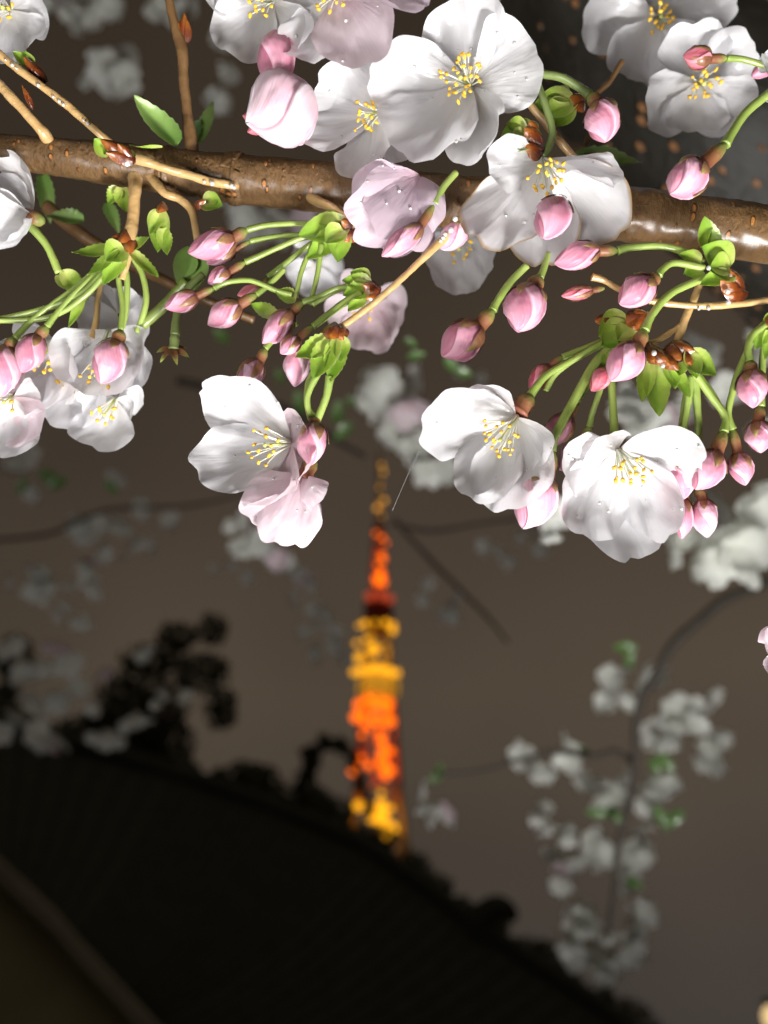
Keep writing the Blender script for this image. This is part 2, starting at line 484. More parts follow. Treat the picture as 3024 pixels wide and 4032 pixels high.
def deck(name, z0, z1, r, m, n=24):
    V = [Vector((TX + r * rr * math.cos(2 * math.pi * k / n), TD + r * rr * math.sin(2 * math.pi * k / n), z)) for z, rr in ((z0, 0.9), (z0 + (z1 - z0) * 0.25, 1), (z1 - (z1 - z0) * 0.2, 1), (z1, 0.85)) for k in range(n)]
    F = [(q * n + k, q * n + (k + 1) % n, (q + 1) * n + (k + 1) % n, (q + 1) * n + k) for q in range(3) for k in range(n)] + [tuple(range(n))[::-1], tuple(range(3 * n, 4 * n))]
    return mk(name, (V, F, [(0, 0)] * len(V)), m, tower)
deck('upper_deck', 215, 236, 8.6, deck_red)
deck('main_deck', 174, 185, 11.5, glow_deck)
def lamp(x, y, r, m, dy=-1.0):
    r *= 1.3
    z = hz(y); D = TD + dy * interp(TP, z)
    t = -(y - 2016) / W
    sx = (x - 1512) / W * D / (math.cos(PITCH) - math.sin(PITCH) * t)
    mk('lamp', ellipsoid(Vector((sx, D, z)), Vector((0, 0, 1)), r, r, 8, 10), m, tower)
rnd = random.Random(3)
for x, y, r in ((1503, 1835, .9), (1510, 1862, .9), (1500, 1900, .5), (1496, 1925, .7), (1512, 1975, 1.1), (1484, 2006, 1.1), (1505, 2040, .6)): lamp(x, y, r, glow_d)
for x, y, r in ((1480, 2112, 1.0), (1505, 2130, 1.2), (1520, 2150, .9), (1504, 2205, 1.7), (1510, 2220, 1.2), (1485, 2240, 1.0), (1500, 2280, 2.0), (1486, 2305, 1.8), (1510, 2310, 1.6), (1478, 2290, 1.1), (1500, 2260, 1.2)): lamp(x, y, r, glow_o)
for x, y, r in ((1436, 2477, 1.6), (1480, 2472, 1.6), (1518, 2472, 1.6), (1545, 2502, 1.8), (1412, 2484, .9), (1548, 2480, 1.2), (1460, 2530, 1.0)): lamp(x, y, r, glow_y)
for x, y, r in ((1471, 2578, 2.6), (1468, 2588, 1.6), (1412, 2612, 1.9), (1420, 2604, 1.2), (1404, 2555, 1.2), (1440, 2540, 1.2), (1530, 2590, .8), (1520, 2560, .7)): lamp(x, y, r, glow_y)
for k in range(12): lamp(1392 + 172 * k / 11, 2690 - 18 * math.sin(math.pi * k / 11) + rnd.uniform(-6, 6), 1.5, glow_y, -1.7)
for k in range(16): lamp(rnd.uniform(1405, 1550), rnd.uniform(2775, 2880), rnd.uniform(1.1, 1.8), glow_o)
for x, y in ((1475, 2856), (1533, 2868), (1412, 2800), (1530, 2800), (1400, 2850), (1470, 2800)): lamp(x, y, 2.1, glow_o)
for k in range(11): lamp(rnd.uniform(1420, 1540), rnd.uniform(2880, 3090), rnd.uniform(0.9, 1.5), glow_o)
for x, y, r in ((1395, 3055, 2.6), (1394, 3000, 1.4), (1505, 2985, 1.8), (1508, 3030, 2.2), (1520, 3065, 2.6), (1540, 3060, 1.6), (1500, 3010, 1.6)): lamp(x, y, r, glow_o)
for x, y, r in ((1412, 3202, 1.8), (1500, 3195, 2.0), (1515, 3220, 1.8), (1480, 3230, 1.8), (1460, 3250, 1.6), (1510, 3268, 2.6), (1540, 3295, 2.6), (1500, 3280, 1.6), (1520, 3330, 1.4), (1485, 3260, 1.2), (1540, 3210, .9), (1500, 3150, 1.0)): lamp(x, y, r, glow_y)
for x, y, r in ((1455, 2385, 2.2), (1500, 2380, 2.2), (1535, 2395, 2.0)): lamp(x, y, r, glow_added, -2.2)  # added glowing spheres, not known lamps; they give the upper deck dim red
def tower_light(z, col, power):
    l = bpy.data.lights.new('tower_floodlight', 'POINT'); l.color = col; l.energy = power; l.shadow_soft_size = 1.0
    o = bpy.data.objects.new('tower_floodlight', l); o.location = (TX, TD, z); COL.objects.link(o)
for z, col, p in ((105, (1, .45, .02), 4050), (132, (1, .3, .02), 4050), (155, (1, .3, .02), 4050), (200, (1, .45, .02), 2250), (250, (1, .3, .02), 1125), (270, (1, .3, .02), 900), (305, (1, .45, .02), 600)):
    tower_light(z, col, p)

# the dark hall roof in front of the tower
hall = thing('hall', (-6, 24, 0), 'large dark hall roof sloping down to the right in front of the tower', 'building')
RID = [PD(-1500, 2700, 31), PD(0, 2875, 29), PD(700, 3060, 28), PD(1080, 3190, 27.5), PD(1450, 3350, 27), PD(1900, 3670, 26), PD(2440, 4032, 25), PD(2850, 4400, 24)]
EAV = [PD(-1500, 2050, 23), PD(0, 3385, 19.5), PD(300, 3690, 19.2), PD(500, 3905, 19), PD(620, 4035, 18.7), PD(850, 4280, 18.4), PD(1080, 4520, 18.2), PD(1300, 4760, 18)]
nr = 12
V, F = [], []
for i in range(len(RID)):
    for k in range(nr + 1):
        t = k / nr
        p = RID[i].lerp(EAV[i], t); p.z -= 0.5 * math.sin(math.pi * t) * 0.9
        V.append(p)
for i in range(len(RID) - 1):
    for k in range(nr):
        a = i * (nr + 1) + k; F.append((a, a + 1, a + nr + 2, a + nr + 1))
mk('roof', (V, F, [(0, 0)] * len(V)), M['roof'], hall)
gs = []
for i in range(len(RID) - 1):                       # rolls of the tiles, running from ridge to eave
    for q in range(7):
        s = q / 7
        pts = []
        for k in range(nr + 1):
            t = k / nr
            p = RID[i].lerp(RID[i + 1], s).lerp(EAV[i].lerp(EAV[i + 1], s), t); p.z -= 0.45 * math.sin(math.pi * t) - 0.03
            pts.append((p, 0.07))
        gs.append(tube(pts, 5, 1, raw=True))
mk('tile_roll', join(gs), M['roof'], hall)
mk('ridge', tube([(p + Vector((0, 0, 0.12)), 0.30) for p in RID], 10, 6), M['roof'], hall)
mk('eave', join([tube([(p - Vector((0, 0, 0.12 + 0.2 * q)), 0.14) for p in EAV], 6, 3) for q in range(2)]), M['eave'], hall)
V, F = [], []
for p in EAV:
    q = Vector((p.x, p.y + 0.7, p.z - 0.5)); V += [q, Vector((q.x, q.y, -0.02)), Vector((q.x, q.y + 0.3, -0.02)), Vector((q.x, q.y + 0.3, q.z))]
for i in range(len(EAV) - 1):
    for a, b in ((0, 1), (1, 2), (2, 3), (3, 0)): F.append((i * 4 + a, i * 4 + b, i * 4 + 4 + b, i * 4 + 4 + a))
flat(mk('wall', (V, F, [(0, 0)] * len(V)), M['wall'], hall))
def orn(pts, r, d):
    K = d / W
    mk('ridge_ornament', tube([(PD(x, y, d), r * K * s) for x, y, s in pts], 10, 6), M['roof'], hall)
orn([(1860, 3740, 1.9), (1880, 3640, 1.5), (1915, 3590, 1.2), (1965, 3570, 1.1), (2010, 3590, .8), (2020, 3625, .4)], 38, 26)

# street lamp at the lower right corner
lc = PD(3056, 4012, 12)
sl = thing('street_lamp', (lc.x, lc.y, 0), 'round cream street lamp glowing at the lower right corner', 'street lamp')
mk('lamp_globe', ellipsoid(lc, Vector((0, 0, 1)), 0.20, 0.20, 12, 16), plain('globe', (0.8, 0.7, 0.5), 0.4, 0.3, (1.0, 0.70, 0.32), 0.95), sl)
mk('lamp_cap', ellipsoid(lc + Vector((0, 0, 0.22)), Vector((0, 0, 1)), 0.06, 0.16, 8, 14), M['roof'], sl)
mk('lamp_post', tube([(Vector((lc.x, lc.y, 0)), .07), (lc - Vector((0, 0, .2)), .05)], 10, 3), M['roof'], sl)

# dark tree behind, on the left
def leaf_cloud(blobs, d, n, size, seed):
    r = random.Random(seed); V, F = [], []
    K = d / W
    tot = sum(b[2] * b[3] for b in blobs)
    for (x, y, rx, ry) in blobs:
        c = PD(x, y, d)
        for _ in range(int(n * rx * ry / tot)):
            while True:
                q = Vector((r.uniform(-1, 1), r.uniform(-1, 1), r.uniform(-1, 1)))
                if q.length < 1: break
            p = c + RT * q.x * rx * K - UP * q.y * ry * K + FW * q.z * rx * K
            a = Vector((r.gauss(0, 1), r.gauss(0, 1), r.gauss(0, 1))).normalized(); b = a.orthogonal().normalized()
            s = size * r.uniform(0.6, 1.3); k = len(V)
            V += [p - a * s, p + b * s * .45, p + a * s, p - b * s * .45]; F.append((k, k + 1, k + 2, k + 3))
    return V, F, [(0, 0)] * len(V)
tr = thing('dark_tree', (PD(500, 2900, 34).x, PD(500, 2900, 34).y, 0), 'black leafy tree silhouette rising above the dark roof at left', 'tree')
mk('crown', leaf_cloud([(560, 2780, 190, 170), (870, 2790, 70, 90), (800, 2650, 110, 80), (620, 2590, 150, 60), (420, 2900, 200, 110), (840, 2480, 60, 70), (700, 2500, 90, 50), (640, 2930, 130, 110), (60, 2600, 70, 110), (30, 2780, 60, 120)], 34, 5600, 0.20, 5), M['foliage'], tr)
b0 = PD(520, 3000, 34); b1 = PD(560, 2700, 34)
mk('trunk', tube([(Vector((b0.x, b0.y, 0)), .5), (b0, .35), (b1, .15)], 10, 4), M['dark_wood'], tr)
tr2 = thing('dark_tree', (PD(1010, 3300, 34).x, PD(1010, 3300, 34).y, 0), 'small dark bush showing over the roof ridge left of the tower', 'tree')
mk('crown', leaf_cloud([(960, 3120, 120, 120), (1080, 3240, 130, 110), (850, 3150, 100, 70), (1300, 3330, 150, 70), (1130, 3200, 80, 120)], 34, 2600, 0.20, 6), M['foliage'], tr2)
b0 = PD(1000, 3300, 34)
mk('trunk', tube([(Vector((b0.x, b0.y, 0)), .4), (b0, .25)], 8, 3), M['dark_wood'], tr2)

hd = thing('dark_hedge', (PD(1500, 3500, 33).x, PD(1500, 3500, 33).y, 0), 'dark ragged hedge top along the sloping roof edge down to lower right', 'hedge')
hb = [(x, y - 48 + 40 * math.sin(x * .029), 85 + 40 * math.sin(x * .013), 60 + 25 * math.sin(x * .021)) for x, y in ((60, 2900), (220, 2930), (380, 2970), (540, 3010), (700, 3060), (860, 3120), (1010, 3170), (1130, 3220), (1250, 3270), (1370, 3330), (1480, 3390), (1600, 3470), (1720, 3550), (1830, 3630), (1930, 3710), (2040, 3780), (2150, 3860), (2260, 3920), (2370, 3990), (2480, 4070), (2600, 4160))]
mk('foliage', leaf_cloud(hb, 33, 6500, 0.20, 8), M['foliage'], hd)
for x, y, a_, b_ in hb[2::6]:
    q = PD(x, y + 60, 33); mk('stem', tube([(q, .15), (Vector((q.x, q.y, 0)), .25)], 6, 2), M['dark_wood'], hd)
db = thing('drooping_bough', PD(1230, 3330, 31), 'dark bough arching over like a hook just left of the tower foot', 'branch')
arch = [(1240, 3330), (1205, 3200), (1200, 3080), (1225, 2985), (1285, 2925), (1345, 2935), (1385, 2990), (1420, 3080), (1455, 3180)]
mk('wood', tube([(PD(x, y, 31), 14 * 31 / W) for x, y in arch], 8, 6), M['dark_wood'], db)
mk('foliage', leaf_cloud([(x, y, (52, 50, 48, 46, 40, 34, 28, 24, 20)[i], (70, 70, 66, 55, 40, 34, 40, 44, 44)[i]) for i, (x, y) in enumerate(arch)] + [(1290, 3200, 110, 60), (1280, 3290, 170, 80)], 31, 1500, 0.22, 12), M['foliage'], db)

# the cherry tree's trunk behind the near branch, upper right
tree = thing('cherry_tree', PD(2760, 390, 0.45), 'dark cherry trunk with rusty lenticels leaning behind the blossoms, upper right', 'tree')
TK = 0.45 / W
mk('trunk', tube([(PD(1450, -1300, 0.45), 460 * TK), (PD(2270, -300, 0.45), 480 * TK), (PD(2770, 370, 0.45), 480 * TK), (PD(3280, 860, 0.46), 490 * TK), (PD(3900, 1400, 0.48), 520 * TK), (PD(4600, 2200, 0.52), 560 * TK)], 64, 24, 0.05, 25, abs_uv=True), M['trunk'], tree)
# ---------------------------------------------------------------- the near branch and its twigs
BR = [(-700, 520, 52), (-250, 560, 55), (0, 592, 60), (250, 622, 72), (450, 646, 80), (640, 671, 83), (665, 674, 93), (690, 677, 85), (900, 702, 89), (930, 705, 102), (962, 709, 91), (1300, 742, 96), (1650, 782, 98), (2000, 815, 98), (2350, 832, 100), (2650, 868, 104), (3024, 925, 108), (3500, 990, 112), (4000, 1060, 116)]
branch = thing('cherry_branch', P(1500, 770, -260), 'thick wet brown cherry branch crossing the photo from left to right', 'branch')
mk('bark', tube([(P(x, y, -260), r * KZ(-260)) for x, y, r in BR], 64, 26, 0.045, 420, abs_uv=True), M['bark'], branch)
def twig(pts, m='twig', parent=None, label=None, name='twig', group=None):
    """pts: x, y, z, radius in pixels"""
    geo = tube([(P(x, y, z), 0.88 * r * KZ(z)) for x, y, z, r in pts], 14, 12, 0.16, 420)
    o = mk(name, geo, M[m], parent)
    if parent: 
        if label: o['label'] = label
    else: tag(o, label, 'twig', group)
    return o
twig([(-60, 165, -60, 19), (0, 216, -70, 19), (110, 300, -80, 18), (240, 395, -95, 19), (330, 470, -105, 18), (395, 530, -115, 19), (450, 575, -150, 20), (540, 625, -240, 16)], parent=branch, label='golden twig running down to the branch from the left edge')
twig([(-40, 290, -120, 22), (0, 335, -120, 22), (80, 420, -130, 22), (150, 500, -150, 24), (178, 530, -175, 28), (205, 585, -250, 24)], parent=branch)
twig([(655, -60, -230, 20), (668, 10, -230, 20), (690, 110, -230, 22), (718, 205, -230, 26), (722, 300, -230, 22), (735, 430, -230, 23), (748, 530, -235, 30), (760, 650, -260, 34)], 'twig_dark', branch, 'brown twig standing upright on the branch')
twig([(960, 735, -230, 18), (905, 728, -165, 18), (830, 715, -145, 20), (745, 690, -125, 19), (660, 665, -110, 19), (590, 642, -95, 21), (530, 622, -85, 26)], parent=branch)
twig([(540, 650, -250, 36), (532, 715, -200, 32), (530, 760, -160, 28), (524, 840, -150, 26), (518, 900, -140, 30), (512, 960, -130, 24), (500, 1030, -140, 17), (480, 1100, -150, 15)], parent=branch)
twig([(570, 655, -250, 30), (606, 710, -200, 24), (650, 760, -165, 20), (710, 785, -160, 19), (755, 835, -155, 20), (775, 930, -150, 17), (780, 1000, -170, 12)], parent=branch)
twig([(1195, 745, -250, 28), (1235, 785, -185, 24), (1290, 808, -140, 21), (1350, 850, -120, 19), (1400, 895, -110, 17)], parent=branch)
twig([(1870, 770, -250, 34), (1845, 820, -130, 28), (1815, 868, -60, 25), (1770, 920, -40, 21), (1700, 985, -30, 18), (1600, 1080, -25, 15), (1500, 1170, -20, 15), (1400, 1248, -15, 15), (1340, 1290, -15, 16)], parent=branch, label='golden wet twig hanging diagonally from the middle of the branch')
twig([(2077, 400, -60, 17), (2160, 500, -70, 18), (2250, 610, -85, 16), (2350, 710, -110, 17), (2420, 765, -165, 18), (2510, 815, -250, 22)], parent=branch)
twig([(4300, 1120, -240, 22), (3600, 1165, -110, 19), (3120, 1188, -60, 16), (3024, 1184, -50, 16), (2920, 1196, -45, 16), (2800, 1204, -40, 17), (2700, 1202, -40, 15), (2585, 1188, -40, 15), (2480, 1160, -40, 13), (2380, 1105, -35, 15), (2330, 1090, -30, 18)], label='golden horizontal twig reaching in from the right edge below the branch')
twig([(2765, 1090, -90, 15), (2742, 1150, -95, 17), (2710, 1225, -95, 19), (2685, 1290, -90, 20), (2668, 1345, -80, 18)], label='short golden twig crossing behind the horizontal twig')
twig([(2690, 1270, -100, 13), (2640, 1310, -80, 13), (2560, 1350, -70, 14), (2510, 1310, -60, 13)], label='small golden side twig forking left under the horizontal twig')
twig([(2450, 240, -500, 13), (2400, 320, -500, 13), (2340, 385, -480, 14), (2325, 520, -470, 14), (2275, 630, -450, 14), (2230, 720, -400, 14)], 'twig_dark', label='thin brown twig in front of the trunk')
twig([(395, 1120, -260, 13), (385, 1180, -260, 14), (378, 1270, -260, 14), (360, 1330, -260, 18)], label='short golden twig above the left blossoms')
twig([(180, 810, -600, 30), (330, 930, -600, 28), (520, 1040, -600, 26), (760, 1160, -600, 22), (1000, 1260, -620, 18)], 'twig_dark', label='blurred brown twig slanting behind the left buds')

# ---------------------------------------------------------------- builders for flowers, buds and leaf shoots
def V3(hub, t):                   # a spec point (x, y, z) in the frame of a hub
    k = KZ(hub[2])
    return P(*hub) + k * (RT * (t[0] - hub[0]) - UP * (t[1] - hub[1]) - FW * (t[2] - hub[2]))
def stalk(name, root, pts, r, m='stalk'):
    n = len(pts)
    return mk(name, tube([(P(*p), r * KZ(p[2]) * (1.25 if i == 0 else 1.0)) for i, p in enumerate(pts)], 8, 8, 0.08, 700), M[m], root)
SEED = [11]
WET = []
WETL = ('long spread stamens', 'browned petal edges', 'petals overlapping the branch', 'two broad petals', 'crumpled blush', 'fan of yellow', 'cup shaped', 'seen from behind', 'folded forward')
def flower(hub, axis, petals, label, stamens=18, slen=150, m='white', calyx=None, stk=None, sm='stalk', spread=0.5, group='open blossoms on the near branch', lift=0):
    if 'left cluster' in label or 'left with a pink bud' in label:
        petals = [(hub[0] + (q[0] - hub[0]) * 1.13, hub[1] + (q[1] - hub[1]) * 1.07, q[2], q[3] * 1.18) + tuple(q[4:]) for q in petals]
    """petals: (tip x, y, z, width[, {overrides}])"""
    if lift:
        hub = (hub[0], hub[1], hub[2] + lift)
        petals = [(q[0], q[1], q[2] + lift) + tuple(q[3:]) for q in petals]
    k = KZ(hub[2])
    H = P(*hub)
    root = thing('cherry_blossom', H, label, 'blossom', group)
    A = DIR(axis)
    for q in petals:
        SEED[0] += 1
        kw = dict(cup=0.26, bow=0.15, curl=0.14, notch=0.05, ruf=0.046, seed=SEED[0])
        mm = m
        if len(q) > 4:
            q4 = dict(q[4]); mm = q4.pop('m', m); nr_ = q4.pop('n', None); kw.update(q4)
        else: nr_ = None
        T = V3(hub, q[:3])
        b = H + (T - H).normalized() * (6 * k)
        ge = petal(b, T, DIR(nr_) if nr_ else A, q[3] * k, **kw)
        mk('petal', ge, M[mm], root)
        if any(w_ in label for w_ in WETL):
            rq = random.Random(SEED[0] * 3)
            for _ in range(5):
                i_ = rq.randrange(len(ge[0]))
                if 0.35 < ge[2][i_][0] < 0.97: WET.append((ge[0][i_], rq.uniform(3.5, 7.5) * k, label))
    r = random.Random(SEED[0])
    y = A.orthogonal().normalized(); z = A.cross(y)
    for s in range(stamens):
        th = 2 * math.pi * (s * 0.618 + r.uniform(-.04, .04)); rad = spread * math.sqrt((s + 0.6) / stamens) * r.uniform(0.85, 1.15)
        dr = (A + (y * math.cos(th) + z * math.sin(th)) * rad).normalized()
        L = slen * k * r.uniform(0.72, 1.08)
        st = H + (y * math.cos(th) + z * math.sin(th)) * (8 * k)
        bend = A * (-0.10 * L) + UP * r.uniform(-.06, .06) * L
        e = st + dr * L
        f = mk('stamen', tube([(st, 3.0 * k), (st + dr * L * .5 - bend * .8, 2.6 * k), (e, 2.2 * k)], 5, 4), M['filament'], root)
        mk('anther', ellipsoid(e, Vector((r.gauss(0, 1), r.gauss(0, 1), r.gauss(0, 1))).normalized(), r.uniform(8, 12) * k, r.uniform(6, 8) * k), M['anther'], f)
    if stamens:
        e = H + A * slen * k * 0.85
        p_ = mk('pistil', join([tube([(H, 5 * k), (e, 3 * k)], 6, 2), ellipsoid(e, A, 7 * k, 9 * k)]), M['pistil'], root)
    if calyx:
        c0, c1, cr = calyx
        mk('calyx', calyx_geo(P(*c0), P(*c1), cr * KZ(c0[2])), M['calyx'], root)
    if stk: stalk('stalk', root, stk[0], stk[1], sm)
    return root
def calyx_geo(b, e, r):
    prof = [(0, 1.05), (.12, .92), (.35, .88), (.6, .92), (.8, .74), (1.0, .36)]
    return tube([(b.lerp(e, t), r * interp(prof, t)) for t in [i / 10 for i in range(11)]], 14, 1, 0.06, 500, raw=True)
BPROF = [(0, .42), (.06, .62), (.18, .86), (.34, .99), (.48, 1.0), (.64, .90), (.78, .70), (.9, .42), (.97, .20), (1, .02)]
def bud(tip, base, r, label, cal=None, stk=None, m='bud', sr=11, sm='stalk', sep=0.5, group='pink buds on the near branch', open_=0.0):
    """tip, base: the corolla's ends; cal: the calyx tube's far end; stk: points on from there"""
    k = KZ(base[2])
    B, T = P(*base), P(*tip)
    root = thing('cherry_bud', B, label, 'bud', group)
    SEED[0] += 1
    rn = random.Random(SEED[0]); ph = rn.uniform(0, 1)
    ax = T - B; L = ax.length; ax.normalize()
    y = ax.orthogonal().normalized(); z = ax.cross(y)
    R = r * k * 0.88
    V, F, U = [], [], []
    nu, nv = 26, 60
    for i in range(nu + 1):
        t = i / nu
        R0 = interp(BPROF, t) * R
        for j in range(nv):
            th = 2 * math.pi * j / nv
            a = (3 * (j / nv)) % 1.0
            th = 2 * math.pi * (j / nv - 0.30 * t + ph)
            rr = R0 * (0.93 + 0.16 * (a ** 1.3) * math.sin(math.pi * min(1, t + .05)) ** .7) * (1 + 0.13 * noise.noise(Vector((math.cos(th) * 1.3, math.sin(th) * 1.3, t * 2.2 + SEED[0] * 1.37))) + 0.05 * noise.noise(Vector((math.cos(th) * 4, math.sin(th) * 4, t * 5 + SEED[0]))))
            V.append(B + ax * (t * L + 0.05 * L * a * t * (open_ + 0.4)) + (y * math.cos(th) + z * math.sin(th)) * rr)
            U.append((t, a))
    for i in range(nu):
        for j in range(nv):
            F.append((i * nv + j, i * nv + (j + 1) % nv, (i + 1) * nv + (j + 1) % nv, (i + 1) * nv + j))
    mk('corolla', (V, F, U), M[m], root)
    if sep:                                        # five pointed sepals lie on the corolla
        for q in range(5):
            th0 = 2 * math.pi * (q + ph) / 5
            V, F, U = [], [], []
            ln = (sep + .10) * rn.uniform(0.8, 1.2)
            for i in range(9):
                s = i / 8
                for j in range(7):
                    w = -1 + j / 3
                    th = th0 + w * 0.50 * (1 - s ** 1.6)
                    rr = interp(BPROF, s * ln) * R * (1.10 - 0.03 * w * w + 0.16 * max(0, s - .75))
                    V.append(B + ax * (s * ln * L - 0.02 * L) + (y * math.cos(th) + z * math.sin(th)) * rr); U.append((0.1 + 0.6 * s, j / 6))
            for i in range(8):
                for j in range(6):
                    a = i * 7 + j; F.append((a, a + 1, a + 8, a + 7))
            mk('sepal', (V, F, U), M['sepal'], root)
    if cal:
        C_ = P(*cal)
        mk('calyx', calyx_geo(B + ax * (0.06 * L), C_, R * 0.47), M['calyx'], root)
        if stk: stalk('stalk', root, [cal] + stk, sr, sm)
    elif stk: stalk('stalk', root, [base] + stk, sr, sm)
    return root
def shoot(loc, label, bracts=(), scales=(), tails=(), group='leafy bud shoots on the near branch', m='bract', name='leaf_shoot'):
    """bracts: base, tip, width[, normal[, teeth]]; scales: base, tip, width"""
    root = thing(name, P(*loc), label, 'leaf shoot', group)
    k = KZ(loc[2])
    for q in bracts:
        SEED[0] += 1
        nr_ = q[3] if len(q) > 3 and q[3] else (0.2, -.3, 1)
        te = q[4] if len(q) > 4 else 0.0
        mk('bract', leaf(V3(loc, q[0]), V3(loc, q[1]), DIR(nr_), q[2] * 1.1 * k, 0.55, 0.10, te, SEED[0]), M[q[5] if len(q) > 5 else m], root)
    for q in scales:
        SEED[0] += 1
        nr_ = q[3] if len(q) > 3 else (0, -.2, 1)
        a, b = V3(loc, q[0]), V3(loc, q[1])
        mk('bud_scale', leaf(a, b, DIR(nr_), q[2] * 1.05 * k, -0.7, -0.10, 0, SEED[0], 12, 8, 0.12), M['scale'], root)
    for pts, r in tails:
        stalk('stalk', root, pts, r)
    return root
def leafthing(base, tip, width, label, nrm=(0.2, -.3, 1), m='leaf', teeth=0.1, cup=0.4, bow=0.05, group=None):
    SEED[0] += 1
    o = mk('young_leaf', leaf(P(*base), P(*tip), DIR(nrm), width * KZ(base[2]), cup, bow, teeth, SEED[0]), M[m])
    return tag(o, label, 'leaf', group)
M['bud_blush'] = bud_mat('bud_blush', (0.72, 0.46, 0.54), (0.86, 0.76, 0.80))
# ---------------------------------------------------------------- blossoms
flower((1850, 335, -60), (-.38, .26, .88), [
    (1790, 60, 70, 330, dict(bow=.16)), (1450, 335, 50, 290, dict(n=(-.1, .45, .9))), (1545, 650, 50, 400, dict(n=(-.3, -.2, .9), bow=.06)),
    (1885, 705, 90, 250, dict(n=(-.5, 0, .8), cup=.45)), (2112, 260, 10, 350, dict(n=(-.3, .3, .9), bow=-.05))],
    'large white blossom facing the camera above the branch with long spread stamens', 30, 150, spread=.62, lift=70)
flower((2140, 628, 10), (-.02, .72, .68), [
    (1900, 715, 110, 210, dict(n=(.15, .35, .9), cup=.3, bow=.05)), (1885, 1010, 70, 320, dict(m='edge', n=(-.3, 0, 1), bow=.03)), (2150, 1040, -60, 300, dict(m='edge')),
    (2400, 780, 110, 210, dict(n=(.25, -.5, .8), bow=-.04)), (2470, 905, -30, 290, dict(m='edge'))],
    'white blossom with browned petal edges hanging in front of the branch', 20, 170, spread=.42,
    stk=([(2140, 620, 0), (2175, 530, 10), (2150, 420, 20), (2120, 340, 0), (2110, 280, -30)], 15), sm='stalk_dull')
flower((1075, 0, -80), (-.35, .5, .8), [(865, 240, -20, 270), (800, -40, 0, 260, dict(n=(-.2, .2, 1))), (1150, 260, -60, 260), (1150, -280, -60, 280), (1330, -60, -20, 260)],
    'white blossom cut by the top edge, leftmost of the overhead cluster', 16, 150, lift=110)
flower((1330, -30, -10), (-.25, .55, .8), [(1225, 295, 50, 320), (1475, 335, 80, 330, dict(m='blush', n=(0, .1, 1), bow=-.05)), (1690, 95, 60, 330, dict(m='mauve', n=(.2, -.4, .8), bow=-.08)), (1350, -330, -60, 260), (1060, -140, -30, 280)],
    'blush white blossom at the top edge with one mauve petal folded forward', 20, 150, spread=.6, lift=90)
flower((1490, 440, -150), (-.42, .52, .75), [(1110, 505, -70, 240, dict(n=(-.1, -.2, 1))), (1395, 745, -60, 210, dict(cup=.4)), (1255, 330, -90, 270), (1640, 590, -170, 240), (1560, 210, -170, 240)],
    'white blossom behind the large one with petals overlapping the branch', 16, 130, lift=60)
flower((1860, -170, -40), (0, .6, .8), [(1800, 58, 20, 340, dict(n=(0, -.1, 1))), (1600, -180, 0, 260), (1700, -420, -40, 260), (2000, -420, -40, 260), (2130, -130, 0, 260)],
    'pale blossom mostly cropped by the top edge above the large one', 0)
flower((1655, 690, -60), (-.55, .65, .2), [(1400, 935, 20, 300, dict(n=(-.5, -.5, -.6), bow=.03)), (1545, 985, 60, 320, dict(n=(-.1, -.4, -.8), bow=.05)), (1380, 800, -60, 260, dict(n=(-.6, -.3, -.4))), (1660, 930, -10, 200, dict(n=(.2, -.2, -.8))), (1500, 960, -160, 260)],
    'mauve blossom seen from behind below the branch beside a pink bud', 0, m='mauve')
flower((1145, 1745, -60), (-.60, .12, .78), [(815, 1530, 30, 290, dict(n=(-.3, .35, .85), bow=.05)), (785, 1880, 30, 290, dict(n=(-.35, -.05, .9), bow=.06)), (1010, 2020, 90, 220, dict(m='blush', n=(-.5, -.5, .6))), (1195, 1640, 60, 170, dict(m='blush')), (1215, 1900, 70, 190, dict(m='blush'))],
    'white blossom hanging at centre left, turned left with two broad petals', 16, 165, spread=.5)
flower((1190, 1870, -20), (-.3, .9, .25), [(1085, 2145, 40, 220, dict(n=(-.2, -.3, -1), cup=.5)), (1170, 2155, 20, 190, dict(n=(.2, -.3, -1), cup=.5)), (975, 2050, 10, 220, dict(n=(-.5, -.1, -.9), cup=.5)), (1225, 2010, 50, 190, dict(n=(.5, -.2, -.9), cup=.5)), (1110, 2110, -90, 240)],
    'crumpled blush blossom nodding under the centre left one', 0, m='blush', calyx=((1195, 1885, -10), (1235, 1800, -30), 34))
flower((2035, 1640, -50), (-.46, .56, .68), [(1635, 1690, 50, 320, dict(n=(-.2, .55, .8), bow=.08)), (1800, 1965, 60, 270, dict(n=(-.3, -.1, .95))), (2015, 2025, 80, 320, dict(n=(-.2, -.35, .9), bow=.09)), (2112, 1850, 0, 200, dict(n=(-.8, -.1, .6))), (1830, 1555, -60, 260, dict(n=(-.2, .8, .5)))],
    'white blossom below centre with a fan of yellow tipped stamens facing left', 22, 215, spread=.42, calyx=((2040, 1625, -50), (2090, 1555, -60), 44),
    stk=([(2085, 1560, -60), (2150, 1480, -60), (2250, 1420, -70), (2380, 1350, -80)], 15))
flower((2435, 1770, -40), (-.02, .52, .82), [(2185, 1900, 60, 270, dict(n=(.5, .2, .8), bow=.14)), (2255, 2120, 50, 300, dict(n=(.2, -.1, 1), bow=.14)), (2435, 2215, -20, 330, dict(n=(0, -.3, .9), bow=.10)), (2625, 2115, 30, 240, dict(n=(-.5, -.1, .8), bow=.12)), (2735, 1800, 70, 330, dict(n=(-.1, .7, .7), bow=.02, cup=.35)), (2300, 1760, 40, 260, dict(n=(.2, .8, .6), bow=-.02))],
    'white cup shaped blossom at right, lowest of the sharp ones', 20, 210, spread=.34,
    stk=([(2420, 1720, -60), (2415, 1620, -70), (2408, 1500, -70), (2405, 1400, -70)], 16))
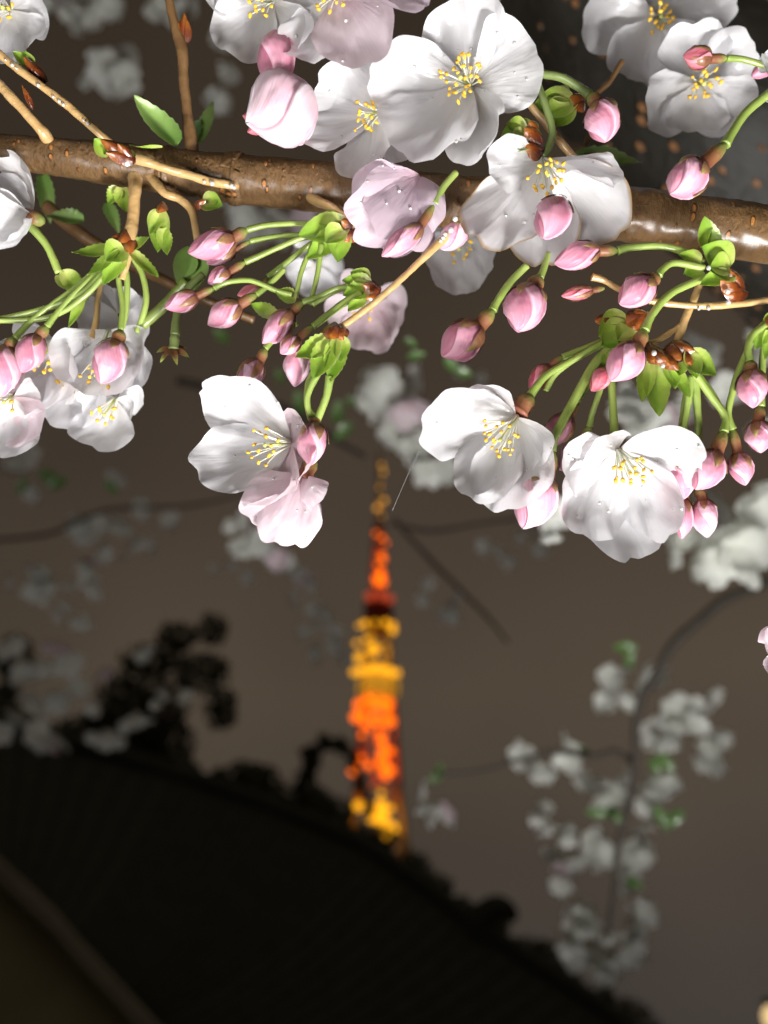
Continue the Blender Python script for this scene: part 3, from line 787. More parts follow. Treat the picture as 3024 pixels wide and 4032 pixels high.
flower((2590, 70, -720), (-.15, .5, .85), [(2275, 90, -680, 250), (2430, 370, -660, 240), (2560, -190, -740, 250), (2890, 60, -700, 230), (2690, 300, -680, 230)],
    'blurred white blossom at the top edge in front of the trunk', 16, 110, group='blurred blossoms before the trunk')
flower((2750, 320, -560), (-.12, .55, .82), [(2520, 490, -520, 240), (2730, 570, -500, 250), (2900, 520, -520, 250), (2965, 190, -560, 260), (2730, 100, -540, 280)],
    'blurred white blossom behind the red bud at upper right', 18, 120, group='blurred blossoms before the trunk')
flower((130, 850, -140), (-.9, -.05, .42), [(55, 620, -90, 260, dict(n=(-.7, .3, .5))), (30, 1005, -80, 240, dict(n=(-.7, -.3, .5))), (-190, 760, 20, 240), (-120, 930, 60, 240), (-60, 720, -220, 240)],
    'white blossom cut by the left edge under the branch', 0, calyx=((100, 855, -140), (175, 870, -150), 34), stk=([(110, 880, -140), (180, 960, -150), (232, 1075, -170)], 16))
flower((40, 40, -200), (.05, .45, .9), [(190, 20, -170, 240), (120, 240, -170, 260), (-60, 240, -160, 240), (-180, 20, -170, 240), (20, -200, -200, 240)],
    'white blossom in the top left corner', 8, 90)
flower((430, 1300, -260), (-.1, .9, .4), [(310, 1520, -170, 240, dict(n=(.1, .3, 1))), (545, 1480, -230, 260, dict(n=(-.5, .2, .8))), (430, 1570, -150, 240, dict(n=(0, -.3, .9))), (480, 1500, -380, 260), (350, 1480, -380, 260)],
    'white bell shaped blossom at left with a pink bud in front', 10, 250, spread=.2)
flower((455, 1570, -330), (-.25, .75, .6), [(385, 1760, -300, 230, dict(n=(0, -.4, .9))), (520, 1640, -330, 150), (330, 1590, -330, 140), (540, 1560, -380, 160), (400, 1480, -400, 180)],
    'small blossom with one broad petal hanging lowest of the left cluster', 8, 110)
flower((215, 1340, -300), (-.25, .8, .5), [(80, 1520, -240, 210), (200, 1640, -230, 240), (315, 1570, -240, 210), (70, 1310, -330, 190), (300, 1420, -360, 200)],
    'white blossom in the middle of the left cluster', 10, 160)
flower((310, 1480, -350), (-.2, .5, .85), [(190, 1640, -330, 220), (330, 1680, -330, 220), (420, 1540, -350, 200), (330, 1370, -380, 200), (200, 1440, -370, 200)],
    'white blossom at the back of the left cluster between its two lowest ones', 8, 90)
flower((50, 1560, -240), (0, .45, .9), [(10, 1790, -200, 240), (135, 1730, -210, 190, dict(m='blush')), (160, 1600, -230, 170), (-120, 1650, -220, 220), (-20, 1420, -240, 220, dict(m='blush'))],
    'blush white blossom at the left edge, lowest corner of the left cluster', 6, 90)
flower((470, 1240, -420), (.1, .5, .85), [(330, 1290, -400, 190), (560, 1330, -400, 180), (480, 1150, -430, 170), (360, 1190, -430, 170), (560, 1210, -430, 180)],
    'pale blurred blossom at the top of the left cluster behind green stalks', 0)
flower((1800, 930, -620), (0, .7, .6), [(1690, 1110, -560, 210), (1800, 1195, -540, 220), (1925, 1110, -560, 220), (1660, 940, -620, 210), (1740, 810, -640, 160)],
    'blurred white blossom right behind the diagonal golden twig', 10, 110, group='blurred blossoms behind the near branch')
flower((1440, 1180, -820), (-.1, .6, .7), [(1310, 1320, -780, 200), (1420, 1405, -760, 200), (1550, 1380, -760, 200), (1600, 1230, -820, 210), (1330, 1130, -840, 200)],
    'blurred pinkish blossom behind the lower end of the diagonal twig', 6, 90, m='blush', group='blurred blossoms behind the near branch')
flower((1240, 1030, -1300), (0, .6, .8), [(1150, 1130, -1280, 150), (1250, 1190, -1270, 160), (1350, 1110, -1280, 160), (1310, 960, -1320, 150), (1160, 960, -1320, 150)],
    'faint blurred blossom behind the green bud stalks left of centre', 0, group='blurred blossoms behind the near branch')
flower((3110, 260, -20), (-.6, .2, .7), [(2998, 320, 20, 200), (3040, 180, 0, 180), (3080, 430, 20, 180), (3220, 200, 0, 180), (3200, 380, 0, 180)],
    'white blossom barely entering at the right edge near the red bud', 0)
flower((3125, 2530, 20), (-.6, .2, .7), [(3012, 2580, 40, 200), (3036, 2450, 30, 180), (3100, 2700, 40, 200), (3220, 2450, 30, 200), (3230, 2620, 30, 200)],
    'sliver of a pinkish white blossom at the right edge below the branch', 0, m='blush', calyx=((3140, 2505, 10), (3190, 2430, 0), 34), stk=([(3185, 2440, 0), (3260, 2200, -20), (3330, 1800, -60), (3400, 1180, -80)], 14))

# ---------------------------------------------------------------- buds
bud((742, 995, -90), (920, 938, -100), 64, 'plump two tone bud at the end of the topmost stalk left of centre', (972, 905, -105), [(1060, 885, -110), (1205, 880, -120), (1270, 895, -125)], sep=.25)
bud((815, 1038, -150), (925, 985, -150), 34, 'small bud half hidden under the plump one', (985, 950, -150), [(1060, 935, -150), (1170, 925, -150), (1250, 930, -150)])
bud((820, 1115, -110), (905, 1072, -115), 42, 'second bud down the fan of stalks left of centre', (965, 1032, -120), [(1050, 995, -125), (1180, 940, -135), (1260, 930, -140)])
bud((935, 1162, -170), (1030, 1132, -170), 26, 'thin deep pink bud low in the fan of stalks', (1055, 1092, -170), [(1140, 1025, -160), (1210, 970, -155), (1270, 940, -150)], 'bud_deep', sep=.2)
bud((650, 1212, -80), (775, 1165, -90), 46, 'leftmost bud of the lower row left of centre, on an arched stalk', (842, 1135, -95), [(900, 1110, -100), (990, 1105, -105), (1090, 1145, -110), (1150, 1160, -110)])
bud((820, 1278, -90), (940, 1200, -100), 58, 'round pink bud hanging below the arched stalk', (1010, 1160, -110), [(1060, 1120, -120), (1120, 1060, -130)], sep=.3)
bud((1035, 1352, -70), (1150, 1232, -90), 56, 'mauve pink bud in the middle of the lower clump', (1192, 1190, -95), [(1250, 1170, -95), (1330, 1135, -95), (1400, 1130, -95)])
bud((1105, 1392, -30), (1175, 1330, -40), 40, 'small brown sheathed bud in front of the mauve one', (1232, 1285, -45), [(1290, 1240, -50), (1360, 1185, -60), (1420, 1150, -70)], sep=.75)
bud((938, 1530, -60), (1022, 1425, -70), 56, 'pale pink bud pointing down beside the upper petal of the centre left blossom', (1045, 1372, -75), [(1085, 1330, -80), (1170, 1270, -85)], 'bud_pale', sep=.6)
bud((1160, 1522, -80), (1178, 1370, -90), 58, 'long pale bud hanging straight down behind the green leaf', None, None, 'bud_pale', sep=0)
bud((1218, 1832, 20), (1240, 1668, 0), 66, 'pink bud hanging on paired stalks beside the centre left blossom', (1238, 1640, -5), [(1208, 1590, -10), (1215, 1500, -15), (1255, 1440, -20)], sep=.3)
bud((2140, 935, 150), (2205, 795, 90), 80, 'pink bud in front of the brown edged blossom', None, None, sep=.15)
bud((1505, 1008, 40), (1655, 895, 10), 50, 'long pink bud under the mauve blossom on an upright stalk', (1712, 805, 0), [(1745, 740, -10), (1795, 680, -30)], sr=14, sep=.3)
bud((1735, 980, -60), (1830, 888, -70), 56, 'pink bud tucked behind the diagonal golden twig', None, None, 'bud_pale', sep=.2)
bud((1742, 1402, -150), (1885, 1290, -170), 84, 'soft focus bud hanging alone left of the rounded bud below centre', (1940, 1222, -175), [(1962, 1180, -180), (2010, 1110, -180), (2075, 1045, -170)], sr=15, sep=.5)
bud((2040, 1302, 40), (2090, 1140, -30), 92, 'rounded squat bud facing down below the brown edged blossom', (2125, 1092, -50), [(2140, 1060, -60), (2160, 1000, -80)], sr=14, sep=.35)
bud((2185, 1035, 20), (2350, 985, 0), 60, 'pink bud lying level at the end of a long arched stalk below the branch', (2432, 988, 0), [(2480, 975, 0), (2590, 968, -10), (2690, 990, -20), (2770, 1035, -25)], sr=15, sep=.3)
bud((2440, 1195, 60), (2565, 1110, 40), 72, 'plump bud under the arched stalk at right', (2592, 1085, 35), [(2610, 1060, 30), (2660, 1035, 20), (2770, 1055, 0)], sr=14, sep=.35)
bud((2212, 1165, -20), (2330, 1145, -30), 32, 'small deep pink bud below the level one', (2380, 1135, -30), None, 'bud_deep', sep=.6)
bud((2405, 1498, 70), (2510, 1365, 50), 76, 'mauve pink bud at the end of the long curved stalk at right', (2538, 1300, 45), [(2570, 1235, 40), (2650, 1150, 30), (2790, 1090, 0)], sr=16, sep=.25)
bud((2328, 1538, 0), (2395, 1455, -10), 42, 'small deep pink bud left of the mauve pink one', (2415, 1415, -20), [(2440, 1380, -40)], 'bud_deep', sep=.25)
bud((2965, 1605, 30), (2960, 1460, 20), 66, 'upper bud of the pair hanging at the right edge', (2952, 1420, 15), [(2945, 1370, 10), (2965, 1315, 0), (3030, 1270, -10)], sr=14, sep=.35)
bud((2995, 1782, -20), (2985, 1660, -30), 58, 'lower bud of the pair hanging at the right edge', (2995, 1600, -40), [(2998, 1500, -40), (3010, 1350, -40), (3030, 1280, -40)], sr=14, sep=.4)
bud((2738, 1925, 20), (2820, 1785, 0), 74, 'bright pink bud right of the cup shaped blossom', (2850, 1700, -10), [(2855, 1640, -20), (2800, 1560, -30), (2735, 1470, -30)], sr=15, sep=.35)
bud((2935, 1910, -30), (2905, 1785, -40), 52, 'rightmost bud hanging level with the cup shaped blossom', (2885, 1690, -45), [(2868, 1630, -40), (2885, 1540, -30), (2905, 1470, -30), (2960, 1340, -30)], sr=13, sep=.4)
bud((2690, 1960, -60), (2660, 1800, -80), 84, 'fat half open bud behind the right petal of the cup shaped blossom', None, None, 'bud', sep=.2, open_=.6)
bud((2685, 2120, -110), (2690, 1965, -120), 46, 'left bud of the soft pair below right', (2700, 1920, -120), None, sep=.3)
bud((2785, 2115, -100), (2770, 1970, -110), 56, 'right bud of the soft pair below right', (2745, 1915, -120), None, 'bud_pale', sep=.2)
bud((2205, 1850, -120), (2300, 1745, -110), 56, 'pink bud wedged between the two lower white blossoms', (2322, 1680, -90), [(2332, 1630, -80), (2365, 1530, -55), (2400, 1430, -60)], sr=12, sep=.4)
bud((2150, 1760, -110), (2240, 1640, -110), 60, 'upper bud behind a green stalk between the two lower white blossoms', (2270, 1580, -110), [(2330, 1500, -100), (2400, 1400, -90)], sr=11, sep=.5)
bud((2085, 1530, -120), (2165, 1445, -120), 44, 'small reddish bud above the lower white blossom, left of the stalks', (2215, 1405, -110), [(2300, 1370, -100), (2400, 1330, -90)], 'bud_deep', sr=11, sep=.6)
bud((2062, 2075, 10), (2150, 1885, -20), 92, 'half open pale bud peeking from under the stamen fan blossom', (2172, 1775, -30), [(2192, 1700, -30), (2260, 1570, -40), (2340, 1430, -60), (2400, 1370, -70)], 'bud_pale', sr=16, sep=.2, open_=.5)
bud((2692, 218, -20), (2795, 232, -30), 48, 'small sharp red bud with a water glint at upper right', (2862, 230, -35), [(2930, 235, -40), (3050, 270, -50)], 'bud_deep', sr=12, sep=.85)
bud((2385, 556, 70), (2365, 410, 40), 78, 'pink bud hanging from a dull green stalk before the trunk', (2320, 375, 20), [(2290, 350, 10), (2210, 305, 0), (2130, 290, -10), (2050, 280, -30)], sr=16, sm='stalk_dull', sep=.3)
bud((2640, 760, 60), (2760, 655, 40), 84, 'dusky bud over the right end of the branch', (2855, 570, 20), [(2890, 510, 10), (2950, 430, 0), (3080, 330, -20)], sr=18, sep=.5)
bud((2960, 300, -300), (3040, 250, -310), 34, 'blurred pink bud peeking at the right edge by the blurred blossom', None, None, sep=0)
bud((85, 1465, -120), (150, 1325, -140), 60, 'left one of two pink buds over the left cluster', (185, 1285, -145), [(235, 1220, -150), (330, 1120, -160), (450, 1020, -170)], sep=.25)
bud((395, 1508, -110), (465, 1345, -130), 72, 'right one of two pink buds over the left cluster', (475, 1300, -140), [(482, 1200, -150), (465, 1080, -160), (480, 1000, -160)], sep=.2)
bud((5, 1560, -130), (30, 1370, -150), 66, 'pale half open bud at the left edge', (60, 1330, -150), [(150, 1240, -160), (300, 1130, -170), (440, 1010, -170)], 'bud_pale', sep=.2)
bud((1075, 340, 90), (1095, 140, 50), 84, 'half open pink bud left in the overhead cluster', None, None, 'bud', sep=0, open_=.7)
bud((985, 478, 70), (1232, 392, 30), 158, 'large pale pink opening bud at the lower left of the overhead cluster', None, None, 'bud_blush', sep=0, open_=1.2)
bud((955, 455, 10), (1020, 470, 0), 24, 'tiny deep pink bud tip beside the large opening bud', None, None, 'bud_deep', sep=0)
bud((975, 520, 10), (1030, 500, 0), 22, 'second tiny deep pink bud tip, lower down beside the large opening bud', None, None, 'bud_deep', sep=0)

# withered flower with its petals gone
wt = thing('withered_blossom', P(680, 1380, -160), 'withered blossom with fallen petals, brown star on a green stalk', 'blossom')
mk('calyx', calyx_geo(P(685, 1375, -160), P(690, 1310, -165), 22 * KZ(-160)), M['stalk_dull'], wt)
for a in range(6):
    th = a * math.pi / 3 + .3
    mk('sepal', leaf(P(682, 1375, -160), P(682 + 70 * math.cos(th), 1400 + 40 * math.sin(th), -160 + 50 * math.sin(th)), DIR((0, -.6, .8)), 30 * KZ(-160), .2, -.1, 0, a, 8, 4, .1), M['calyx'], wt)
stalk('stalk', wt, [(690, 1320, -165), (695, 1250, -180), (720, 1160, -200), (800, 1080, -220)], 16, 'stalk_dull')

# ---------------------------------------------------------------- leafy shoots
shoot((490, 960, -130), 'green shoot with splayed bracts below the short stub left of centre', [
    ((470, 980, -130), (290, 1000, -110), 70, (0, -.6, .8), .35), ((470, 990, -130), (350, 1090, -110), 70, (-.3, -.5, .8), .35), ((490, 990, -130), (410, 1130, -110), 80, None, .3),
    ((515, 990, -130), (630, 1095, -110), 60, (.3, -.5, .8), .35), ((515, 980, -130), (595, 940, -110), 55, (.3, -.5, .8), .3), ((495, 985, -120), (430, 1040, -90), 110, None, .1)],
    [((505, 915, -130), (520, 1010, -105), 70), ((490, 930, -130), (440, 945, -110), 62), ((500, 900, -130), (490, 970, -90), 75)],
    [([(480, 1000, -150), (500, 1100, -160), (495, 1220, -170), (480, 1290, -180)], 12), ([(515, 1000, -150), (560, 1080, -160), (575, 1190, -170), (540, 1310, -190)], 12),
     ([(450, 1020, -150), (330, 1150, -160), (160, 1220, -170), (-40, 1265, -180)], 13), ([(450, 1030, -150), (340, 1160, -150), (190, 1250, -160), (-40, 1262, -160)], 11)])
shoot((290, 1110, -180), 'small pale green bud joined to the blossom at the left edge', [((235, 1080, -180), (330, 1150, -170), 90), ((250, 1070, -180), (345, 1180, -190), 80), ((330, 1150, -180), (270, 1300, -170), 40)])
shoot((1310, 910, -110), 'bright green shoot with brown scales where the stalks fan out left of centre', [
    ((1370, 890, -110), (1180, 935, -80), 130, (0, -.2, 1), .1), ((1350, 900, -110), (1210, 1030, -90), 90, None, .15), ((1350, 880, -110), (1240, 860, -110), 90, None, .1), ((1340, 910, -100), (1330, 1040, -90), 90, None, .12), ((1350, 910, -90), (1285, 975, -60), 90)],
    [((1400, 885, -110), (1345, 880, -80), 70), ((1400, 900, -110), (1350, 960, -80), 70)],
    [([(1235, 960, -110), (1190, 1060, -120), (1165, 1170, -130)], 10), ([(1265, 960, -110), (1250, 1080, -120), (1220, 1200, -130)], 10)])
shoot((1320, 1310, 10), 'green toothed leaf with a brown cap at the tip of the diagonal twig', [
    ((1310, 1340, 10), (1165, 1415, 40), 90, (0, -.3, 1), .3), ((1320, 1340, 20), (1235, 1500, 60), 110, (-.2, -.1, 1), .25), ((1330, 1335, 10), (1305, 1510, 40), 90, (.2, -.1, 1), .2), ((1335, 1330, 20), (1345, 1430, 40), 80)],
    [((1320, 1270, 10), (1300, 1345, 50), 90), ((1335, 1280, 10), (1350, 1345, 30), 70)],
    [([(1250, 1470, 20), (1210, 1560, 10), (1220, 1640, 0), (1240, 1665, 0)], 13), ([(1300, 1480, 20), (1285, 1560, 10), (1255, 1640, 0), (1245, 1665, 0)], 15)])
shoot((1470, 1125, -80), 'green shoot with a dark brown cap left of the diagonal twig', [
    ((1460, 1125, -80), (1345, 1110, -60), 80, None, .2), ((1460, 1130, -80), (1350, 1170, -60), 80, None, .2), ((1450, 1110, -80), (1380, 1070, -80), 80, None, .1), ((1440, 1150, -80), (1370, 1230, -70), 60, None, .2)],
    [((1500, 1140, -80), (1430, 1130, -50), 90), ((1490, 1150, -80), (1440, 1180, -60), 60)],
    [([(1420, 1120, -90), (1330, 1140, -100), (1230, 1200, -110)], 12), ([(1420, 1150, -80), (1330, 1210, -90), (1240, 1280, -90)], 14)])
leafthing((1165, 1180, -120), (1085, 1150, -100), 80, 'small cupped green leaf amid the lower bud clump', teeth=.25, m='bract')
leafthing((1095, 1250, -110), (985, 1195, -90), 70, 'toothed green leaf just left of the mauve bud', teeth=.3, m='bract')
shoot((2070, 540, 20), 'glossy green shoot with red brown scales between the two sharp blossoms', [
    ((2080, 545, 20), (1965, 560, 40), 150, (0, -.2, 1)), ((2080, 540, 20), (1990, 490, 30), 110), ((2070, 570, 30), (1970, 590, 60), 90), ((2060, 520, 30), (2020, 600, 60), 70)],
    [((2140, 560, 20), (2060, 520, 60), 120), ((2140, 590, 20), (2050, 590, 60), 90), ((2120, 530, 20), (2080, 490, 50), 80)])
shoot((2230, 420, -120), 'soft green shoot behind the dull stalk before the trunk', [((2260, 400, -120), (2080, 450, -100), 130), ((2250, 420, -120), (2130, 500, -110), 120), ((2240, 390, -120), (2160, 370, -120), 90)],
    [((2300, 380, -120), (2240, 400, -100), 80), ((2300, 400, -120), (2250, 440, -100), 60)])
leafthing((2125, 280, -40), (2045, 100, -30), 60, 'narrow green leaf rising right of the large blossom', teeth=.25, m='leaf', nrm=(.6, -.2, .7))
shoot((2830, 1060, 0), 'large green shoot with dripping brown scales under the branch at right', [
    ((2800, 1010, 0), (2765, 858, 20), 95, (.2, .2, 1), .2), ((2810, 1010, -10), (2805, 895, 10), 70, (.4, .1, 1), .1), ((2870, 1060, 0), (2745, 985, 40), 150, (0, -.3, 1)), ((2870, 1070, 10), (2770, 1080, 50), 130), ((2860, 1080, 10), (2740, 1135, 40), 70), ((2760, 1030, 0), (2665, 1005, 10), 70), ((2770, 1060, -10), (2690, 1080, 0), 80)],
    [((2930, 1150, 0), (2815, 1120, 50), 100), ((2930, 1140, 0), (2860, 1080, 40), 90), ((2945, 1155, 0), (2830, 1165, 30), 60), ((2900, 1160, 0), (2870, 1060, 20), 60)])
shoot((2440, 1290, -40), 'broad green bract with brown scales feeding the long stalks below right', [
    ((2470, 1270, -40), (2345, 1330, -10), 140, (0, -.2, 1)), ((2470, 1290, -40), (2360, 1370, -10), 130), ((2480, 1300, -30), (2430, 1380, 0), 120), ((2440, 1250, -50), (2370, 1260, -40), 70), ((2440, 1390, -40), (2370, 1450, -30), 60), ((2410, 1370, -40), (2380, 1460, -30), 70)],
    [((2550, 1230, -40), (2455, 1290, 0), 100), ((2555, 1240, -40), (2490, 1240, -10), 80), ((2560, 1250, -40), (2520, 1300, -10), 60), ((2420, 1250, -50), (2335, 1270, -20), 60)],
    [([(2410, 1330, -60), (2300, 1390, -60), (2190, 1470, -80), (2150, 1540, -90)], 12), ([(2420, 1340, -50), (2330, 1460, -50), (2230, 1640, -40), (2190, 1720, -30)], 15)])
shoot((2640, 1400, -40), 'cluster of green bracts and wet brown scales where many stalks start at right', [
    ((2570, 1420, -30), (2580, 1645, 10), 110, (0, -.1, 1), .2), ((2550, 1430, -30), (2515, 1590, 0), 70, (-.3, -.1, 1), .2), ((2690, 1400, -30), (2800, 1490, 10), 110, (.1, -.3, 1), .1), ((2640, 1440, -30), (2700, 1570, 0), 70), ((2620, 1430, -20), (2640, 1540, 10), 80), ((2700, 1390, -20), (2720, 1500, 20), 80), ((2660, 1430, -20), (2650, 1490, 20), 70)],
    [((2540, 1360, -30), (2620, 1450, 20), 90), ((2550, 1350, -30), (2560, 1440, 10), 80), ((2640, 1350, -40), (2720, 1390, 0), 90), ((2640, 1350, -40), (2660, 1430, 10), 80), ((2690, 1380, -20), (2700, 1450, 20), 50), ((2600, 1390, -30), (2650, 1470, 20), 70)],
    [([(2720, 1480, -50), (2705, 1600, -60), (2690, 1710, -70), (2700, 1780, -80)], 15), ([(2735, 1480, -50), (2745, 1600, -60), (2750, 1700, -70), (2740, 1800, -80)], 15), ([(2740, 1470, -40), (2810, 1560, -40), (2855, 1650, -40)], 13), ([(2715, 1490, -60), (2690, 1640, -80), (2680, 1720, -90)], 14)])
shoot((3010, 1330, -20), 'green shoot cut by the right edge above the hanging pair', [((3030, 1270, -20), (2960, 1380, 0), 70), ((3040, 1290, -20), (3000, 1420, 0), 60), ((3060, 1260, -20), (2990, 1300, 0), 80)], [((3060, 1230, -20), (3005, 1290, 10), 60)])
shoot((450, 600, -40), 'wet amber bud with a pale green tip lying on the branch at left', [((430, 610, -40), (382, 560, -10), 70, (0, 0, 1)), ((440, 600, -40), (420, 622, -10), 60)], [((530, 620, -40), (410, 570, 0), 78), ((535, 625, -40), (430, 620, 0), 66), ((530, 625, -40), (480, 590, 10), 60)], name='leaf_bud')
shoot((130, 265, -120), 'dark bud with a green tip on the golden twig at upper left', [((125, 260, -120), (60, 215, -100), 60), ((125, 265, -120), (100, 205, -110), 45)], [((180, 325, -120), (105, 240, -90), 50), ((175, 310, -120), (130, 270, -90), 44)], name='leaf_bud')
shoot((110, 380, -120), 'thin red bud standing between the two upper left twigs', [], [((130, 430, -120), (96, 345, -100), 24), ((128, 425, -120), (110, 370, -100), 22)], name='leaf_bud')
shoot((725, 130, -240), 'dark scaly bud on the upright twig', [], [((715, 170, -240), (730, 62, -220), 50), ((730, 170, -240), (742, 90, -220), 42), ((712, 165, -240), (708, 100, -220), 36)], name='leaf_bud')
shoot((630, 860, -140), 'soft green bud hanging from the branch between stub and curved twig', [((632, 830, -140), (625, 1000, -120), 80), ((625, 830, -140), (600, 930, -120), 60), ((640, 900, -140), (665, 1010, -120), 60, None, .3)], [((640, 795, -140), (632, 850, -115), 50)], name='leaf_bud')
shoot((810, 805, -140), 'round green bud with brown base on the curved twig', [((800, 800, -140), (880, 820, -120), 90), ((800, 795, -140), (868, 790, -130), 70)], [((760, 805, -140), (815, 800, -115), 48)], name='leaf_bud')
shoot((475, 780, -190), 'ragged green bract just under the branch at left', [((470, 740, -190), (430, 810, -180), 60, None, .4), ((480, 740, -190), (500, 840, -180), 70, None, .3)])
shoot((800, 1000, -300), 'blurred green shoot behind the plump bud', [((770, 980, -300), (730, 1180, -290), 130), ((760, 1000, -300), (700, 1100, -300), 90)], [], [([(740, 1110, -300), (650, 1200, -330), (560, 1280, -350)], 22)], m='leaf')
leafthing((700, 570, -120), (528, 378, -110), 112, 'light green pointed leaf standing on the branch at upper left', teeth=.22, cup=.8, bow=.1)
leafthing((640, 580, -110), (508, 572, -90), 34, 'narrow bright green leaf lying along the branch top', m='bract', nrm=(0, -1, .3))
leafthing((780, 560, -500), (840, 400, -480), 60, 'blurred green leaf beside the upright twig', teeth=.2)
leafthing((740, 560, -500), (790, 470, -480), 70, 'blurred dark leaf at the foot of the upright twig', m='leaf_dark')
for i, (b, t, w, lab) in enumerate([((170, 690, -700), (200, 880, -680), 90, 'blurred green leaf under the branch at far left'), ((330, 870, -500), (180, 850, -480), 90, 'blurred green leaf behind the blossom at the left edge'),
        ((420, 800, -650), (470, 920, -640), 70, 'blurred dim leaf left of the golden stub'), ((2260, 620, -420), (2530, 640, -400), 110, 'blurred green leaf before the trunk above the branch'), ((2310, 590, -440), (2330, 700, -420), 80, 'second blurred leaf before the trunk, just above the branch')]):
    leafthing(b, t, w * .8, lab, m='leaf', teeth=.4, cup=.8)

# thin spider thread beside the lower white blossom
tag(mk('spider_thread', tube([(P(1655, 1770, -50), 0.9 * K0), (P(1610, 1860, -55), 0.9 * K0), (P(1545, 2010, -60), 0.8 * K0)], 5, 6), M['thread']), 'single thin spider thread hanging left of the stamen fan blossom', 'thread')

# ---------------------------------------------------------------- blurred blossoms further back: three kinds, copied one by one
def far_proto(i, mm):
    r = random.Random(40 + i)
    gs = []
    Z = Vector((0, 0, 1))
    al = [0.25, 0.55, 0.95][i % 3]
    for q in range(5):
        th = q * 2 * math.pi / 5 + r.uniform(-.15, .15)
        a = al + r.uniform(-.2, .2)
        d = Vector((math.cos(th) * math.cos(a), math.sin(th) * math.cos(a), math.sin(a)))
        gs.append(petal(d * .05, d, Z, r.uniform(.72, .9), seed=60 + i * 5 + q, ruf=.05, nu=7, nv=12))
    V, F, U = join(gs)
    me = bpy.data.meshes.new('far_blossom'); me.from_pydata([tuple(p) for p in V], [], F)
    l = me.uv_layers.new(name='UVMap')
    for lp in me.loops: l.data[lp.index].uv = U[lp.vertex_index]
    me.polygons.foreach_set('use_smooth', [True] * len(me.polygons)); me.materials.append(mm)
    return me
M['cream'] = petal_mat('petal_cream', (0.78, 0.79, 0.70), (0.84, 0.85, 0.80))
FAR = [far_proto(i, M['cream']) for i in range(3)] + [far_proto(i, M['blush']) for i in range(2)]
fr = random.Random(21)
def far(pts, d, label, group, spread=0.05, pink=0.06):
    q = []
    for x, y, r in pts:                               # past a metre a spray is several smaller blossoms
        n = 1 if d < .6 else 2 if d < 1.8 or len(q) % 2 else 3
        for _ in range(n):
            j = 0 if n == 1 else r * (.55 if d < 1.2 else .9)
            q.append((x + fr.uniform(-j, j), y + fr.uniform(-j, j), r * (1.3 if d < .6 else 1.12 if d < 1.2 else .8)))
    for x, y, r in q:
        me = FAR[3 + fr.randrange(2)] if fr.random() < pink else FAR[fr.randrange(3)]
        o = bpy.data.objects.new('far_blossom', me); COL.objects.link(o)
        dd = d + fr.uniform(-spread, spread)
        o.location = PD(x, y, dd)
        A = DIR((fr.gauss(0, .6), .5 + fr.gauss(0, .5), .7 + fr.gauss(0, .4)))
        o.rotation_euler = (A.to_track_quat('Z', 'Y') @ Matrix.Rotation(fr.uniform(0, 6.28), 3, 'Z').to_quaternion()).to_euler()
        s = r * dd / W
        o.scale = (s, s, s * fr.uniform(.9, 1.1))
        tag(o, label, 'blossom', group)
far([(2546, 2651, 75), (2418, 2640, 62), (2400, 2755, 60), (2482, 2763, 62)], 0.94, 'blurred blossom on the highest spray of the far right twig, beside its bend', 'far blossoms on the highest spray')
far([(2680, 2840, 92), (2594, 2914, 75), (2785, 2763, 55), (2640, 2870, 70), (2740, 2800, 60)], 0.94, 'blurred blossom in the slanting bunch right of the far twig', 'far blossoms in the slanting bunch')
far([(2817, 2920, 70), (2800, 3010, 60)], 0.97, 'blurred blossom hanging at the right end of the far slanting bunch', 'far blossoms at the right end')
far([(2060, 3010, 68), (2145, 3030, 60), (2215, 2980, 65), (2240, 2940, 50)], 0.94, 'blurred blossom in the small bunch left of the far twig, right of the tower', 'far blossoms left of the twig')
far([(2322, 3074, 62), (2394, 3095, 66), (2470, 3080, 58), (2554, 3130, 68), (2625, 3085, 62), (2560, 3070, 55)], 0.94, 'blurred blossom in the level row across the far twig', 'far blossoms in the level row')
far([(2155, 3218, 56), (2150, 3180, 40)], 0.94, 'blurred small blossom alone left of the hanging clump', 'far blossoms left of the clump')
far([(2260, 3245, 60), (2330, 3310, 66), (2402, 3345, 78), (2482, 3325, 82), (2510, 3270, 60), (2440, 3370, 66)], 0.94, 'blurred blossom in the bright bow shaped bunch under the level row', 'far blossoms in the bow shaped bunch')
far([(2250, 3369, 60), (2200, 3365, 45), (2290, 3360, 45), (2482, 3457, 58), (2500, 3420, 45), (2210, 3489, 50), (2225, 3430, 40)], 1.01, 'blurred dim blossom between the bow shaped bunch and the lowest clump', 'far blossoms between the bunches')
far([(2322, 3545, 66), (2546, 3553, 60), (2234, 3609, 60), (2466, 3617, 66), (2274, 3696, 72), (2338, 3720, 76), (2450, 3704, 72), (2354, 3800, 66), (2402, 3768, 66), (2210, 3680, 50), (2390, 3660, 60), (2300, 3630, 66), (2530, 3600, 55), (2260, 3760, 50), (2480, 3660, 60), (2380, 3830, 50)], 0.94, 'blurred dim blossom in the lowest clump at lower right', 'far blossoms in the lowest clump')
far([(1660, 3150, 55), (1760, 3210, 50), (1710, 3190, 45)], 1.1, 'blurred dim blossom just right of the tower foot', 'far blossoms by the tower foot')
far([(2880, 2000, 120), (2980, 1940, 120), (2750, 2160, 110), (2900, 2140, 120), (3000, 2090, 110), (2650, 2140, 90), (2820, 2210, 90), (2960, 2210, 90), (2840, 2090, 110), (2700, 2080, 90)], .58, 'blurred greenish white blossom in the big soft clump at the right edge', 'soft clump at the right edge', .03, .05)
far([(1480, 1530, 100), (1570, 1580, 100), (1540, 1660, 100), (1640, 1690, 80), (1440, 1570, 60)], .85, 'blurred grey blossom in the soft bunch above the tower tip', 'soft bunch above the tower')
